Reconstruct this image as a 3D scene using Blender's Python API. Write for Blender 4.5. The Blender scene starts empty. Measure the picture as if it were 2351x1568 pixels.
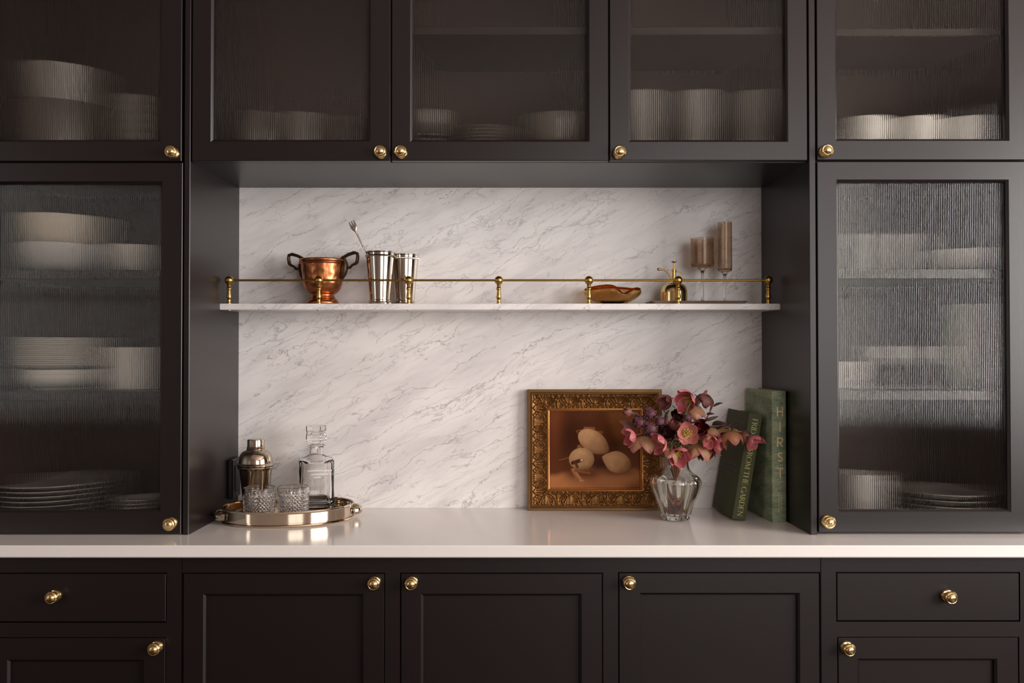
import bpy, math, random
import numpy as np
from mathutils import Vector, Matrix, Euler, noise as mnoise
random.seed(7)
C = bpy.context.scene
COL = C.collection
R = math.radians
PI = math.pi

# ------------------------------------------------------------------ camera
F_PX, CX, CY0, CAMD, CAMZ, PITCH = 2160.0, 1155.0, 769.7, 2.16, 1.34, 0.0145
cam = bpy.data.objects.new('camera', bpy.data.cameras.new('camera'))
COL.objects.link(cam)
cam.location = (0, -CAMD, CAMZ)
cam.rotation_euler = (PI/2 + math.atan(PITCH), 0, 0)
cam.data.sensor_width = 36.0
cam.data.lens = F_PX/2351*36.0
cam.data.shift_x = (1175.5-CX)/2351
cam.data.shift_y = -(784-CY0)/2351
cam.data.clip_start = 0.05
C.camera = cam
_p = math.atan(PITCH); _cp, _sp = math.cos(_p), math.sin(_p)

def P(px, py, Y):
    """photograph point (px, py) taken at depth Y -> a point of the room"""
    u, v = (px-CX)/F_PX, (CY0-py)/F_PX
    dy = _cp - v*_sp
    t = (Y+CAMD)/dy
    return Vector((u*t, Y, CAMZ + (_sp+v*_cp)*t))

def rect_at(l, t, r, b, Y):
    x0 = (P(l, max(t, 0), Y).x+P(l, min(b, 1568), Y).x)/2; x1 = (P(r, max(t, 0), Y).x+P(r, min(b, 1568), Y).x)/2
    return x0, x1, P((l+r)/2, b, Y).z, P((l+r)/2, t, Y).z

# ------------------------------------------------------------------ world, light, exposure
C.view_settings.view_transform = 'Standard'
C.view_settings.look = 'None'
C.view_settings.gamma = 1.0
C.view_settings.use_curve_mapping = False
C.view_settings.exposure = 0.0
C.cycles.max_bounces = 16
C.cycles.transmission_bounces = 14
C.cycles.transparent_max_bounces = 12
C.cycles.glossy_bounces = 6
C.cycles.diffuse_bounces = 5
C.cycles.sample_clamp_indirect = 6.0

w = bpy.data.worlds.new('sky'); C.world = w
w.use_nodes = True
w.node_tree.nodes['Background'].inputs[0].default_value = (0.75, 0.82, 0.9, 1)
w.node_tree.nodes['Background'].inputs[1].default_value = 0.6

def area(name, loc, rot, sx, sy, power, color):
    l = bpy.data.lights.new(name, 'AREA'); l.shape = 'RECTANGLE'; l.size = sx; l.size_y = sy
    l.energy = power; l.color = color
    o = bpy.data.objects.new(name, l); COL.objects.link(o)
    o.location = loc; o.rotation_euler = rot
    return o
# daylight arriving through the windows of the room
ROOM = (-2.7, 2.9, -3.9, 0.385, 2.78)
WIN_R = (-3.1, -0.9, 0.95, 2.45)     # opening in the right wall (y0,y1,z0,z1)
WIN_F = (0.55, 2.35, 0.80, 2.55)         # opening in the wall behind the camera (x0,x1,z0,z1)
WIN_L = (-2.3, -1.75, 1.0, 2.2)        # narrow opening in the left wall
area('daylight_right', (ROOM[1]+.10, (WIN_R[0]+WIN_R[1])/2, (WIN_R[2]+WIN_R[3])/2), (0, PI/2, 0), WIN_R[3]-WIN_R[2], WIN_R[1]-WIN_R[0], 185, (1, .965, .935))
area('daylight_front', ((WIN_F[0]+WIN_F[1])/2, ROOM[2]-.10, (WIN_F[2]+WIN_F[3])/2), (PI/2, 0, 0), WIN_F[1]-WIN_F[0], WIN_F[3]-WIN_F[2], 42, (1, .965, .935))
area('daylight_left', (ROOM[0]-.10, (WIN_L[0]+WIN_L[1])/2, (WIN_L[2]+WIN_L[3])/2), (0, -PI/2, 0), WIN_L[3]-WIN_L[2], WIN_L[1]-WIN_L[0], 9, (1, .965, .935))

# ------------------------------------------------------------------ materials
def lin(r, g, b):
    f = lambda c: (c/255/12.92) if c/255 <= .04045 else ((c/255+.055)/1.055)**2.4
    return (f(r), f(g), f(b), 1)

def mat(name):
    m = bpy.data.materials.new(name); m.use_nodes = True
    nt = m.node_tree; b = nt.nodes['Principled BSDF']
    return m, nt, b

def simple(name, col, rough=.5, metal=0.0, bump=0, bscale=300, spec=.5, var=0, vscale=20, coat=0):
    m, nt, b = mat(name)
    b.inputs['Base Color'].default_value = col
    b.inputs['Roughness'].default_value = rough
    b.inputs['Metallic'].default_value = metal
    b.inputs['Specular IOR Level'].default_value = spec
    b.inputs['Coat Weight'].default_value = coat
    tc = nt.nodes.new('ShaderNodeTexCoord')
    if bump:
        n = nt.nodes.new('ShaderNodeTexNoise'); n.inputs['Scale'].default_value = bscale; n.inputs['Detail'].default_value = 3
        nt.links.new(tc.outputs['Object'], n.inputs['Vector'])
        bp = nt.nodes.new('ShaderNodeBump'); bp.inputs['Strength'].default_value = bump; bp.inputs['Distance'].default_value = .002
        nt.links.new(n.outputs['Fac'], bp.inputs['Height']); nt.links.new(bp.outputs['Normal'], b.inputs['Normal'])
    if var:
        n = nt.nodes.new('ShaderNodeTexNoise'); n.inputs['Scale'].default_value = vscale; n.inputs['Detail'].default_value = 5
        nt.links.new(tc.outputs['Object'], n.inputs['Vector'])
        mx = nt.nodes.new('ShaderNodeMix'); mx.data_type = 'RGBA'
        mx.inputs['A'].default_value = tuple(c*(1-var) for c in col[:3])+(1,)
        mx.inputs['B'].default_value = tuple(min(1, c*(1+var)) for c in col[:3])+(1,)
        nt.links.new(n.outputs['Fac'], mx.inputs['Factor']); nt.links.new(mx.outputs['Result'], b.inputs['Base Color'])
    return m

def glass(name, col=(1, 1, 1, 1), rough=0.0, ior=1.5, noise_rough=0):
    m, nt, b = mat(name)
    nt.nodes.remove(b)
    g = nt.nodes.new('ShaderNodeBsdfGlass'); g.inputs['Color'].default_value = col
    g.inputs['Roughness'].default_value = rough; g.inputs['IOR'].default_value = ior
    nt.links.new(g.outputs[0], nt.nodes['Material Output'].inputs['Surface'])
    return m

def marble(name, seed=(0, 0, 0), gloss=.28):
    m, nt, b = mat(name)
    N, L = nt.nodes.new, nt.links.new
    def math_(op, a, bb=None, clamp=False):
        n = N('ShaderNodeMath'); n.operation = op; n.use_clamp = clamp
        for i, s in enumerate((a, bb)):
            if s is None: continue
            if isinstance(s, (int, float)): n.inputs[i].default_value = s
            else: L(s, n.inputs[i])
        return n.outputs[0]
    tc = N('ShaderNodeTexCoord')
    m1 = N('ShaderNodeMapping'); m1.inputs['Location'].default_value = seed; m1.inputs['Rotation'].default_value = (0, R(27), 0)
    L(tc.outputs['Object'], m1.inputs['Vector'])
    def strat(sx, sz):
        q = N('ShaderNodeMapping'); q.inputs['Scale'].default_value = (sx, 1, sz); L(m1.outputs[0], q.inputs['Vector']); return q.outputs[0]
    def noise_(vec, scale, detail, dist=0, rough=.5):
        n = N('ShaderNodeTexNoise'); n.inputs['Scale'].default_value = scale; n.inputs['Detail'].default_value = detail
        n.inputs['Distortion'].default_value = dist; n.inputs['Roughness'].default_value = rough
        L(vec, n.inputs['Vector']); return n.outputs['Fac']
    def ramp(f, a, bb, lo=0., hi=1.):
        n = N('ShaderNodeMapRange'); n.interpolation_type = 'SMOOTHSTEP'
        n.inputs['From Min'].default_value = a; n.inputs['From Max'].default_value = bb
        n.inputs['To Min'].default_value = lo; n.inputs['To Max'].default_value = hi
        L(f, n.inputs['Value']); return n.outputs['Result']
    def vein(vec, scale, detail, width, dist, rough=.55, level=.5):
        f = noise_(vec, scale, detail, dist, rough)
        return ramp(math_('ABSOLUTE', math_('SUBTRACT', f, level)), 0, width, 1, 0)
    v3 = strat(1, 3.6); v5 = strat(1, 5.5); v2 = strat(1, 1.9)
    cloud = ramp(noise_(v3, 3.2, 7, .6), .42, .72)
    cloud2 = ramp(noise_(v5, 9, 8, .4, .62), .45, .75)
    mask1 = ramp(noise_(v2, 5, 3, .2), .42, .6)
    mask2 = ramp(noise_(v2, 3.1, 2, .4), .5, .62)
    g1 = math_('MULTIPLY', vein(v3, 4.6, 9, .014, .8, .62), mask1)
    sx = N('ShaderNodeSeparateXYZ'); L(m1.outputs[0], sx.inputs[0])
    def lines(k, A, sA, B, sB, w, off=0.):
        t = math_('ADD', math_('MULTIPLY', sx.outputs[2], k), off)
        t = math_('ADD', t, math_('MULTIPLY', math_('SUBTRACT', noise_(v2, sA, 3), .5), A))
        t = math_('ADD', t, math_('MULTIPLY', math_('SUBTRACT', noise_(v2, sB, 6, .3, .65), .5), B))
        return ramp(math_('ABSOLUTE', math_('SUBTRACT', math_('FRACT', t), .5)), 0, w, 1, 0)
    v7 = strat(1, 3)
    g2 = math_('MULTIPLY', lines(15, 5, 2.2, .9, 17, .030), ramp(noise_(v7, 4.5, 4, .3), .40, .58))
    g3 = math_('MULTIPLY', lines(31, 8, 3.0, 1.3, 24, .045, .3), ramp(noise_(v7, 6.5, 4, .2, .6), .42, .62))
    tan = math_('MULTIPLY', lines(6.5, 3.2, 2.6, 1.0, 13, .0115, .15), ramp(noise_(v7, 3.1, 4, .5), .50, .60))
    def mix(fac, a, col, amt):
        x = N('ShaderNodeMix'); x.data_type = 'RGBA'
        L(math_('MULTIPLY', fac, amt), x.inputs['Factor'])
        if isinstance(a, tuple): x.inputs['A'].default_value = a
        else: L(a, x.inputs['A'])
        x.inputs['B'].default_value = col
        return x.outputs['Result']
    c = mix(cloud, lin(236, 231, 228), lin(202, 195, 195), .5)
    c = mix(cloud2, c, lin(182, 174, 176), .30)
    c = mix(g1, c, lin(128, 119, 121), .42)
    c = mix(g2, c, lin(134, 124, 125), .58)
    c = mix(g3, c, lin(134, 124, 126), .42)
    c = mix(tan, c, lin(128, 106, 84), .85)
    L(c, b.inputs['Base Color'])
    b.inputs['Roughness'].default_value = gloss
    b.inputs['Specular IOR Level'].default_value = .4
    return m

M = {}
M['paint'] = simple('dark_paint', lin(23, 15, 14), .34, bump=.04, bscale=420, var=.03, vscale=9, spec=.5)
M['inside'] = simple('dark_paint_inside', lin(58, 42, 36), .5)
M['brass'] = simple('polished_brass', lin(236, 208, 150), .17, 1.0, var=.06, vscale=40)
M['brass_aged'] = simple('aged_brass', lin(196, 160, 92), .27, 1.0, var=.15, vscale=60)
M['brass_rod'] = simple('dull_brass', lin(160, 128, 70), .34, 1.0)
M['silver'] = simple('silver', lin(206, 197, 184), .09, 1.0, var=.02)
M['nickel'] = simple('warm_nickel', lin(200, 184, 164), .09, 1.0, var=.03)
M['steel'] = simple('brushed_steel', lin(190, 176, 164), .3, 1.0)
M['copper'] = simple('copper', lin(196, 126, 84), .28, 1.0, bump=.25, bscale=55, var=.25, vscale=30)
M['bronze'] = simple('dark_bronze', lin(74, 56, 40), .45, .8, bump=.4, bscale=200, var=.3, vscale=60)
M['marble'] = marble('veined_marble')
M['marble_shelf'] = marble('veined_marble_shelf', (.7, 3.1, .4))
M['quartz'] = simple('pale_quartz', lin(232, 225, 219), .14, spec=.5, var=.02, vscale=60)
M['glass'] = glass('clear_glass', (.985, .98, .965, 1))
M['crystal'] = glass('crystal', (.985, .98, .975, 1), ior=1.54)
M['reeded'] = glass('reeded_glass', (.94, .93, .91, 1), .02, 1.37)
M['smoke'] = glass('smoky_glass', lin(242, 233, 224), ior=1.32)
M['smoke_plate'] = simple('smoky_plate_glass', lin(172, 150, 136), .12)
M['smoke_plate'].node_tree.nodes['Principled BSDF'].inputs['Transmission Weight'].default_value = .45
M['amber'] = glass('amber_glass', lin(248, 234, 208), ior=1.3)
M['amber_dark'] = glass('deep_amber_glass', lin(220, 150, 84), ior=1.3)
M['water'] = glass('water', (1, 1, .985, 1), ior=1.33)
M['ceramic'] = simple('white_ceramic', lin(226, 222, 216), .22)
M['ceramic_grey'] = simple('pale_grey_ceramic', lin(196, 192, 190), .25)
M['stoneware'] = simple('cream_stoneware', lin(214, 202, 186), .3, var=.05)
M['clearware'] = simple('kitchen_glass', lin(196, 194, 190), .12)
M['clearware'].node_tree.nodes['Principled BSDF'].inputs['Transmission Weight'].default_value = .5
M['greyware'] = simple('grey_glazed_ware', lin(120, 113, 108), .12)
M['darkware'] = simple('dark_glazed_ware', lin(84, 77, 72), .1)
M['black'] = simple('black_plastic', lin(22, 19, 18), .35)
M['gold_dark'] = simple('antique_gold', lin(114, 76, 38), .33, .85, var=.35, vscale=70, bump=.15, bscale=500)
M['gold_edge'] = simple('antique_gold_edge', lin(110, 78, 42), .42, .7, var=.2, vscale=50)
M['gold_bead'] = simple('antique_gold_bead', lin(168, 112, 62), .33, .85, var=.2, vscale=60)
M['wall'] = simple('warm_white_paint', lin(162, 146, 140), .8)
M['ceil'] = simple('ceiling_paint', lin(196, 180, 174), .85)
M['oak'] = simple('oak_floor', lin(52, 39, 30), .45, var=.2, vscale=8)
M['white_trim'] = simple('white_trim_paint', lin(225, 220, 214), .5)
M['gilt'] = simple('gold_foil', lin(232, 206, 158), .55, .1)
M['gilt2'] = simple('gold_foil_green', lin(190, 182, 112), .5, .1)
M['foil_faint'] = simple('faint_foil', lin(66, 60, 40), .55)
M['book_dark'] = simple('dark_green_cloth', lin(68, 72, 40), .7, bump=.3, bscale=900, var=.08, vscale=200)
M['pages'] = simple('book_pages', lin(206, 192, 172), .8, bump=.3, bscale=800)
M['leafdark'] = simple('dark_leaf', lin(62, 38, 34), .5, var=.3, vscale=40)
M['leafgreen'] = simple('green_leaf', lin(64, 66, 36), .45, var=.3, vscale=40)
M['stem'] = simple('mauve_stem', lin(150, 92, 74), .5, var=.2, vscale=60)
M['stemgreen'] = simple('green_stem', lin(128, 124, 62), .5)
M['stamen'] = simple('yellow_stamens', lin(206, 186, 66), .6)
M['maroon'] = simple('maroon_petal', lin(92, 18, 26), .42, var=.25, vscale=90)
M['blackred'] = simple('black_maroon_petal', lin(62, 28, 28), .6, var=.3, vscale=90)

def cloth_green():
    m, nt, b = mat('sage_book_cloth')
    N, L = nt.nodes.new, nt.links.new
    tc = N('ShaderNodeTexCoord')
    def nz(sc, det, scale):
        q = N('ShaderNodeMapping'); q.inputs['Scale'].default_value = scale; L(tc.outputs['Object'], q.inputs['Vector'])
        n = N('ShaderNodeTexNoise'); n.inputs['Scale'].default_value = sc; n.inputs['Detail'].default_value = det; L(q.outputs[0], n.inputs['Vector']); return n.outputs['Fac']
    h = nz(60, 4, (1, 1, 9)); v = nz(60, 3, (8, 8, 1)); big = nz(14, 3, (1, 1, 2.5))
    a = N('ShaderNodeMath'); a.operation = 'ADD'; L(h, a.inputs[0]); L(big, a.inputs[1])
    a2 = N('ShaderNodeMath'); a2.operation = 'MULTIPLY_ADD'; L(v, a2.inputs[0]); a2.inputs[1].default_value = .4; L(a.outputs[0], a2.inputs[2])
    r = N('ShaderNodeValToRGB'); r.color_ramp.elements[0].position = .38; r.color_ramp.elements[0].color = lin(92, 108, 84)
    r.color_ramp.elements[1].position = .68; r.color_ramp.elements[1].color = lin(176, 186, 152)
    d = N('ShaderNodeMath'); d.operation = 'DIVIDE'; L(a2.outputs[0], d.inputs[0]); d.inputs[1].default_value = 2.4
    L(d.outputs[0], r.inputs[0]); L(r.outputs[0], b.inputs['Base Color'])
    bp = N('ShaderNodeBump'); bp.inputs['Strength'].default_value = .35; bp.inputs['Distance'].default_value = .001
    L(h, bp.inputs['Height']); L(bp.outputs[0], b.inputs['Normal'])
    b.inputs['Roughness'].default_value = .75
    return m
M['book_sage'] = cloth_green()

def petal_mat(name, inner, rim, back, eye):
    """inner colour, rim colour, back colour, colour at the heart; uv = (across, along)"""
    m, nt, b = mat(name)
    N, L = nt.nodes.new, nt.links.new
    uv = N('ShaderNodeUVMap'); sep = N('ShaderNodeSeparateXYZ'); L(uv.outputs[0], sep.inputs[0])
    def mr(s, a, c):
        n = N('ShaderNodeMapRange'); n.inputs['From Min'].default_value = a; n.inputs['From Max'].default_value = c; L(s, n.inputs[0]); return n.outputs[0]
    def mix(f, a, c):
        x = N('ShaderNodeMix'); x.data_type = 'RGBA'; L(f, x.inputs['Factor'])
        for k, s in (('A', a), ('B', c)):
            if isinstance(s, tuple): x.inputs[k].default_value = s
            else: L(s, x.inputs[k])
        return x.outputs['Result']
    ab = N('ShaderNodeMath'); ab.operation = 'ABSOLUTE'; L(sep.outputs[0], ab.inputs[0])
    front = mix(mr(sep.outputs[1], .12, .5), eye, inner)
    edge = N('ShaderNodeMath'); edge.operation = 'MAXIMUM'; L(mr(ab.outputs[0], .6, 1.0), edge.inputs[0]); L(mr(sep.outputs[1], .72, 1.0), edge.inputs[1])
    front = mix(edge.outputs[0], front, rim)
    bk = mix(edge.outputs[0], back, rim)
    mp = N('ShaderNodeMapping'); mp.inputs['Scale'].default_value = (9, 1.2, 1); L(uv.outputs[0], mp.inputs[0])
    nz = N('ShaderNodeTexNoise'); nz.inputs['Scale'].default_value = 1.6; nz.inputs['Detail'].default_value = 4; L(mp.outputs[0], nz.inputs[0])
    geo = N('ShaderNodeNewGeometry')
    c = mix(geo.outputs['Backfacing'], front, bk)
    dk = N('ShaderNodeMix'); dk.data_type = 'RGBA'; dk.blend_type = 'MULTIPLY'
    L(mr(nz.outputs['Fac'], .45, .75), dk.inputs['Factor']); L(c, dk.inputs['A']); dk.inputs['B'].default_value = (.62, .5, .5, 1)
    L(dk.outputs['Result'], b.inputs['Base Color'])
    b.inputs['Roughness'].default_value = .5
    tr = N('ShaderNodeBsdfTranslucent'); L(dk.outputs['Result'], tr.inputs[0])
    ms = N('ShaderNodeMixShader'); ms.inputs[0].default_value = .22
    L(b.outputs[0], ms.inputs[1]); L(tr.outputs[0], ms.inputs[2]); L(ms.outputs[0], nt.nodes['Material Output'].inputs['Surface'])
    return m
M['pet_pink'] = petal_mat('pink_petal', lin(190, 92, 100), lin(226, 138, 142), lin(206, 118, 122), lin(120, 40, 48))
M['pet_mauve'] = petal_mat('mauve_petal', lin(150, 84, 82), lin(172, 104, 100), lin(140, 92, 84), lin(90, 44, 40))
M['pet_beige'] = petal_mat('beige_petal', lin(160, 104, 80), lin(180, 108, 100), lin(178, 136, 100), lin(110, 74, 40))
M['pet_green'] = petal_mat('green_hearted_petal', lin(190, 116, 104), lin(214, 134, 130), lin(184, 138, 106), lin(112, 104, 44))
M['pet_brown'] = petal_mat('brown_petal', lin(120, 66, 56), lin(146, 84, 74), lin(118, 66, 58), lin(70, 36, 30))
M['pet_orange'] = petal_mat('amber_petal', lin(156, 94, 66), lin(168, 96, 84), lin(166, 112, 74), lin(138, 62, 32))
M['astr'] = simple('astrantia', lin(206, 142, 152), .6, var=.35, vscale=120)
M['astr_dark'] = simple('astrantia_collar', lin(74, 30, 42), .6, var=.3, vscale=60)

# ------------------------------------------------------------------ mesh helpers
WM = {}
class MB:
    def __init__(s): s.v = []; s.f = []; s.uv = None
    def add(s, verts, faces, T=None):
        n = len(s.v)
        s.v += [tuple(T @ Vector(p)) if T is not None else tuple(p) for p in verts]
        s.f += [tuple(i+n for i in f) for f in faces]
        return s
    def box(s, x0, x1, y0, y1, z0, z1, bev=0, T=None):
        if x0 > x1: x0, x1 = x1, x0
        if y0 > y1: y0, y1 = y1, y0
        if z0 > z1: z0, z1 = z1, z0
        if not bev:
            v = [(x, y, z) for x in (x0, x1) for y in (y0, y1) for z in (z0, z1)]
            return s.add(v, [(0, 1, 3, 2), (4, 6, 7, 5), (0, 4, 5, 1), (2, 3, 7, 6), (0, 2, 6, 4), (1, 5, 7, 3)], T)
        v = []; idx = {}
        X = (x0, x1); Y = (y0, y1); Z = (z0, z1)
        for i in (0, 1):
            for j in (0, 1):
                for k in (0, 1):
                    dx, dy, dz = bev*(1-2*i), bev*(1-2*j), bev*(1-2*k)
                    for a in range(3):
                        p = [X[i]+dx, Y[j]+dy, Z[k]+dz]; p[a] = (X[i], Y[j], Z[k])[a]
                        idx[i, j, k, a] = len(v); v.append(tuple(p))
        f = []
        for a in range(3):
            b, c = (a+1) % 3, (a+2) % 3
            for s_ in (0, 1):
                q = []
                for (m_, n_) in ((0, 0), (1, 0), (1, 1), (0, 1)):
                    ijk = [0, 0, 0]; ijk[a] = s_; ijk[b] = m_; ijk[c] = n_; q.append(idx[ijk[0], ijk[1], ijk[2], a])
                f.append(tuple(q if s_ else q[::-1]))
            for m_ in (0, 1):
                for n_ in (0, 1):
                    e = []
                    for t in (0, 1):
                        ijk = [0, 0, 0]; ijk[a] = t; ijk[b] = m_; ijk[c] = n_
                        e.append((idx[ijk[0], ijk[1], ijk[2], b], idx[ijk[0], ijk[1], ijk[2], c]))
                    q = (e[0][0], e[1][0], e[1][1], e[0][1]); f.append(q if (m_ == n_) == True else q[::-1])
        for i in (0, 1):
            for j in (0, 1):
                for k in (0, 1):
                    q = (idx[i, j, k, 0], idx[i, j, k, 1], idx[i, j, k, 2]); f.append(q if (i+j+k) % 2 else q[::-1])
        return s.add(v, f, T)
    def lathe(s, prof, n=48, T=None, rad=None, sx=1, sy=1):
        """prof (r, z) from bottom up round the outside; rad(theta, r, z) may alter the radius"""
        v = []; f = []; rings = []
        for (r, z) in prof:
            if r < 1e-7: rings.append([len(v)]); v.append((0, 0, z))
            else:
                ring = []
                for i in range(n):
                    t = 2*PI*i/n
                    rr = rad(t, r, z) if rad else r
                    ring.append(len(v)); v.append((rr*sx*math.cos(t), rr*sy*math.sin(t), z))
                rings.append(ring)
        for a, b in zip(rings, rings[1:]):
            for i in range(n):
                j = (i+1) % n
                if len(a) == 1 and len(b) == 1: break
                if len(a) == 1: f.append((a[0], b[j], b[i]))
                elif len(b) == 1: f.append((a[i], a[j], b[0]))
                else: f.append((a[i], a[j], b[j], b[i]))
        return s.add(v, f, T)
    def loft(s, loops, T=None, cap0=True, cap1=True, closed=False):
        n = len(loops[0]); v = [tuple(p) for l in loops for p in l]; f = []
        m = len(loops)
        for a in range(m if closed else m-1):
            b = (a+1) % m
            for i in range(n):
                j = (i+1) % n; f.append((a*n+i, a*n+j, b*n+j, b*n+i))
        if not closed:
            if cap0: f.append(tuple(range(n-1, -1, -1)))
            if cap1: f.append(tuple((m-1)*n+i for i in range(n)))
        return s.add(v, f, T)
    def rloops(s, loops, closed=False, T=None):
        """rectangular rings in planes y: (x0, x1, z0, z1, y)"""
        L = [[(a, y, c), (b, y, c), (b, y, d), (a, y, d)] for (a, b, c, d, y) in loops]
        return s.loft(L, T, False, False, closed)
    def tube(s, pts, r, n=10, closed=False, T=None, flat=None):
        pts = [Vector(p) for p in pts]; m = len(pts)
        rs = r if isinstance(r, (list, tuple)) else [r]*m
        loops = []; prev = None
        for i, p in enumerate(pts):
            a = pts[(i-1) % m] if (closed or i > 0) else p
            b = pts[(i+1) % m] if (closed or i < m-1) else p
            t = (b-a).normalized()
            if prev is None:
                up = Vector((0, 0, 1)) if abs(t.z) < .9 else Vector((1, 0, 0))
                nrm = t.cross(up).normalized()
            else: nrm = (prev - t*prev.dot(t)).normalized()
            prev = nrm; bi = t.cross(nrm)
            fa, fb = flat if flat else (1, 1)
            loops.append([p + (nrm*math.cos(2*PI*k/n)*fa + bi*math.sin(2*PI*k/n)*fb)*rs[i] for k in range(n)])
        return s.loft(loops, T, True, True, closed)
    def plate(s, xs, zs, keep, y0, y1):
        """slab of grid cells with holes, one connected skin"""
        nx, nz = len(xs), len(zs); vi = {}
        def V(i, k, y):
            q = (i, k, y)
            if q not in vi: vi[q] = len(s.v); s.v.append((xs[i], y, zs[k]))
            return vi[q]
        K = {(i, k) for i in range(nx-1) for k in range(nz-1) if keep((xs[i]+xs[i+1])/2, (zs[k]+zs[k+1])/2)}
        for (i, k) in K:
            s.f.append((V(i, k, y0), V(i+1, k, y0), V(i+1, k+1, y0), V(i, k+1, y0)))
            s.f.append((V(i, k, y1), V(i, k+1, y1), V(i+1, k+1, y1), V(i+1, k, y1)))
            if (i-1, k) not in K: s.f.append((V(i, k, y0), V(i, k+1, y0), V(i, k+1, y1), V(i, k, y1)))
            if (i+1, k) not in K: s.f.append((V(i+1, k, y0), V(i+1, k, y1), V(i+1, k+1, y1), V(i+1, k+1, y0)))
            if (i, k-1) not in K: s.f.append((V(i, k, y0), V(i, k, y1), V(i+1, k, y1), V(i+1, k, y0)))
            if (i, k+1) not in K: s.f.append((V(i, k+1, y0), V(i+1, k+1, y0), V(i+1, k+1, y1), V(i, k+1, y1)))
        return s
    def mesh(s, name, m, smooth=True, angle=32):
        me = bpy.data.meshes.new(name); me.from_pydata(s.v, [], s.f); me.update()
        if m is not None: me.materials.append(M[m] if isinstance(m, str) else m)
        if smooth:
            me.polygons.foreach_set('use_smooth', [True]*len(me.polygons))
            if angle: me.set_sharp_from_angle(angle=R(angle))
        return me
    def build(s, name, m, parent=None, smooth=True, angle=32, local=False):
        """link as ONE mesh object; coordinates are the room's unless local"""
        if parent is not None and not local:
            inv = WM[parent].inverted(); s.v = [tuple(inv @ Vector(p)) for p in s.v]
        return link(name, s.mesh(name, m, smooth, angle), parent)

def link(name, data, parent=None, loc=(0, 0, 0), rot=None, scale=(1, 1, 1)):
    o = bpy.data.objects.new(name, data); COL.objects.link(o)
    o.location = loc
    if rot is not None: o.rotation_euler = rot
    o.scale = scale
    if parent is not None: o.parent = parent
    q = (rot if isinstance(rot, Euler) else Euler(rot)) if rot is not None else Euler((0, 0, 0))
    WM[o] = (WM[parent] if parent is not None else Matrix()) @ Matrix.LocRotScale(Vector(loc), q, Vector(scale))
    return o

def tag(o, label, cat, group=None):
    o['label'] = label; o['category'] = cat
    if group: o['group'] = group
    return o
def thing(name, label, cat, loc=(0, 0, 0), rot=None, group=None):
    return tag(link(name, None, None, loc, rot), label, cat, group)
def struct(o):
    o['kind'] = 'structure'; return o
def dup(root, loc, label, rot=None, group=None):
    def cp(o, parent):
        c = o.copy(); COL.objects.link(c); c.parent = parent; WM[c] = WM[parent] @ o.matrix_basis if parent else None
        return c
    r = root.copy(); COL.objects.link(r); r.location = loc; r['label'] = label
    if rot is not None: r.rotation_euler = rot
    if group: r['group'] = group
    WM[r] = Matrix.LocRotScale(Vector(loc), Euler(rot) if rot is not None else root.rotation_euler, root.scale)
    for ch in list(root.children):
        c = cp(ch, r)
        for g in list(ch.children): cp(g, c)
    return r

# ------------------------------------------------------------------ the room
X0, X1, Y0, Y1, ZC = ROOM
struct(MB().box(X0-.1, X1+.1, Y0-.1, Y1+.1, -.08, 0).build('floor', 'oak'))
struct(MB().box(X0-.1, X1+.1, Y0-.1, Y1+.1, ZC, ZC+.08).build('ceiling', 'ceil'))
struct(MB().box(X0-.1, X1+.1, Y1, Y1+.1, 0, ZC).build('wall_back', 'wall'))
def wall_with_hole(name, along, a0, a1, fixed0, fixed1, hole):
    h0, h1, z0, z1 = hole
    b = MB().plate(sorted({a0, a1, h0, h1}), [0, z0, z1, ZC], lambda x, z: not (h0 < x < h1 and z0 < z < z1), fixed0, fixed1)
    if along == 'y': b.v = [(p[1], p[0], p[2]) for p in b.v]; b.f = [f[::-1] for f in b.f]
    return struct(b.build(name, 'wall', smooth=False))
wall_with_hole('wall_right', 'y', Y0-.1, Y1+.1, X1, X1+.1, WIN_R)
wall_with_hole('wall_left', 'y', Y0-.1, Y1+.1, X0-.1, X0, WIN_L)
wall_with_hole('wall_front', 'x', X0, X1, Y0-.1, Y0, WIN_F)
def window(name, along, hole, f0, f1, nx, nz):
    h0, h1, z0, z1 = hole; fw, mw = .05, .022
    xs, zs, kx, kz = [h0, h0+fw], [z0, z0+fw], set(), set()
    for i in range(1, nx): c = h0+(h1-h0)*i/nx; xs += [c-mw/2, c+mw/2]; kx.add(round(c, 5))
    for i in range(1, nz): c = z0+(z1-z0)*i/nz; zs += [c-mw/2, c+mw/2]; kz.add(round(c, 5))
    xs += [h1-fw, h1]; zs += [z1-fw, z1]
    def keep(x, z):
        return x < h0+fw or x > h1-fw or z < z0+fw or z > z1-fw or any(abs(x-k) < mw/2 for k in kx) or any(abs(z-k) < mw/2 for k in kz)
    b = MB().plate(xs, zs, keep, f0, f1)
    if along == 'y': b.v = [(p[1], p[0], p[2]) for p in b.v]; b.f = [f[::-1] for f in b.f]
    return struct(b.build(name, 'white_trim', smooth=False))
window('window_1', 'y', WIN_R, X1+.02, X1+.06, 3, 2)
window('window_2', 'x', WIN_F, Y0-.06, Y0-.02, 2, 2)
window('window_3', 'y', WIN_L, X0-.06, X0-.02, 1, 2)

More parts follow.
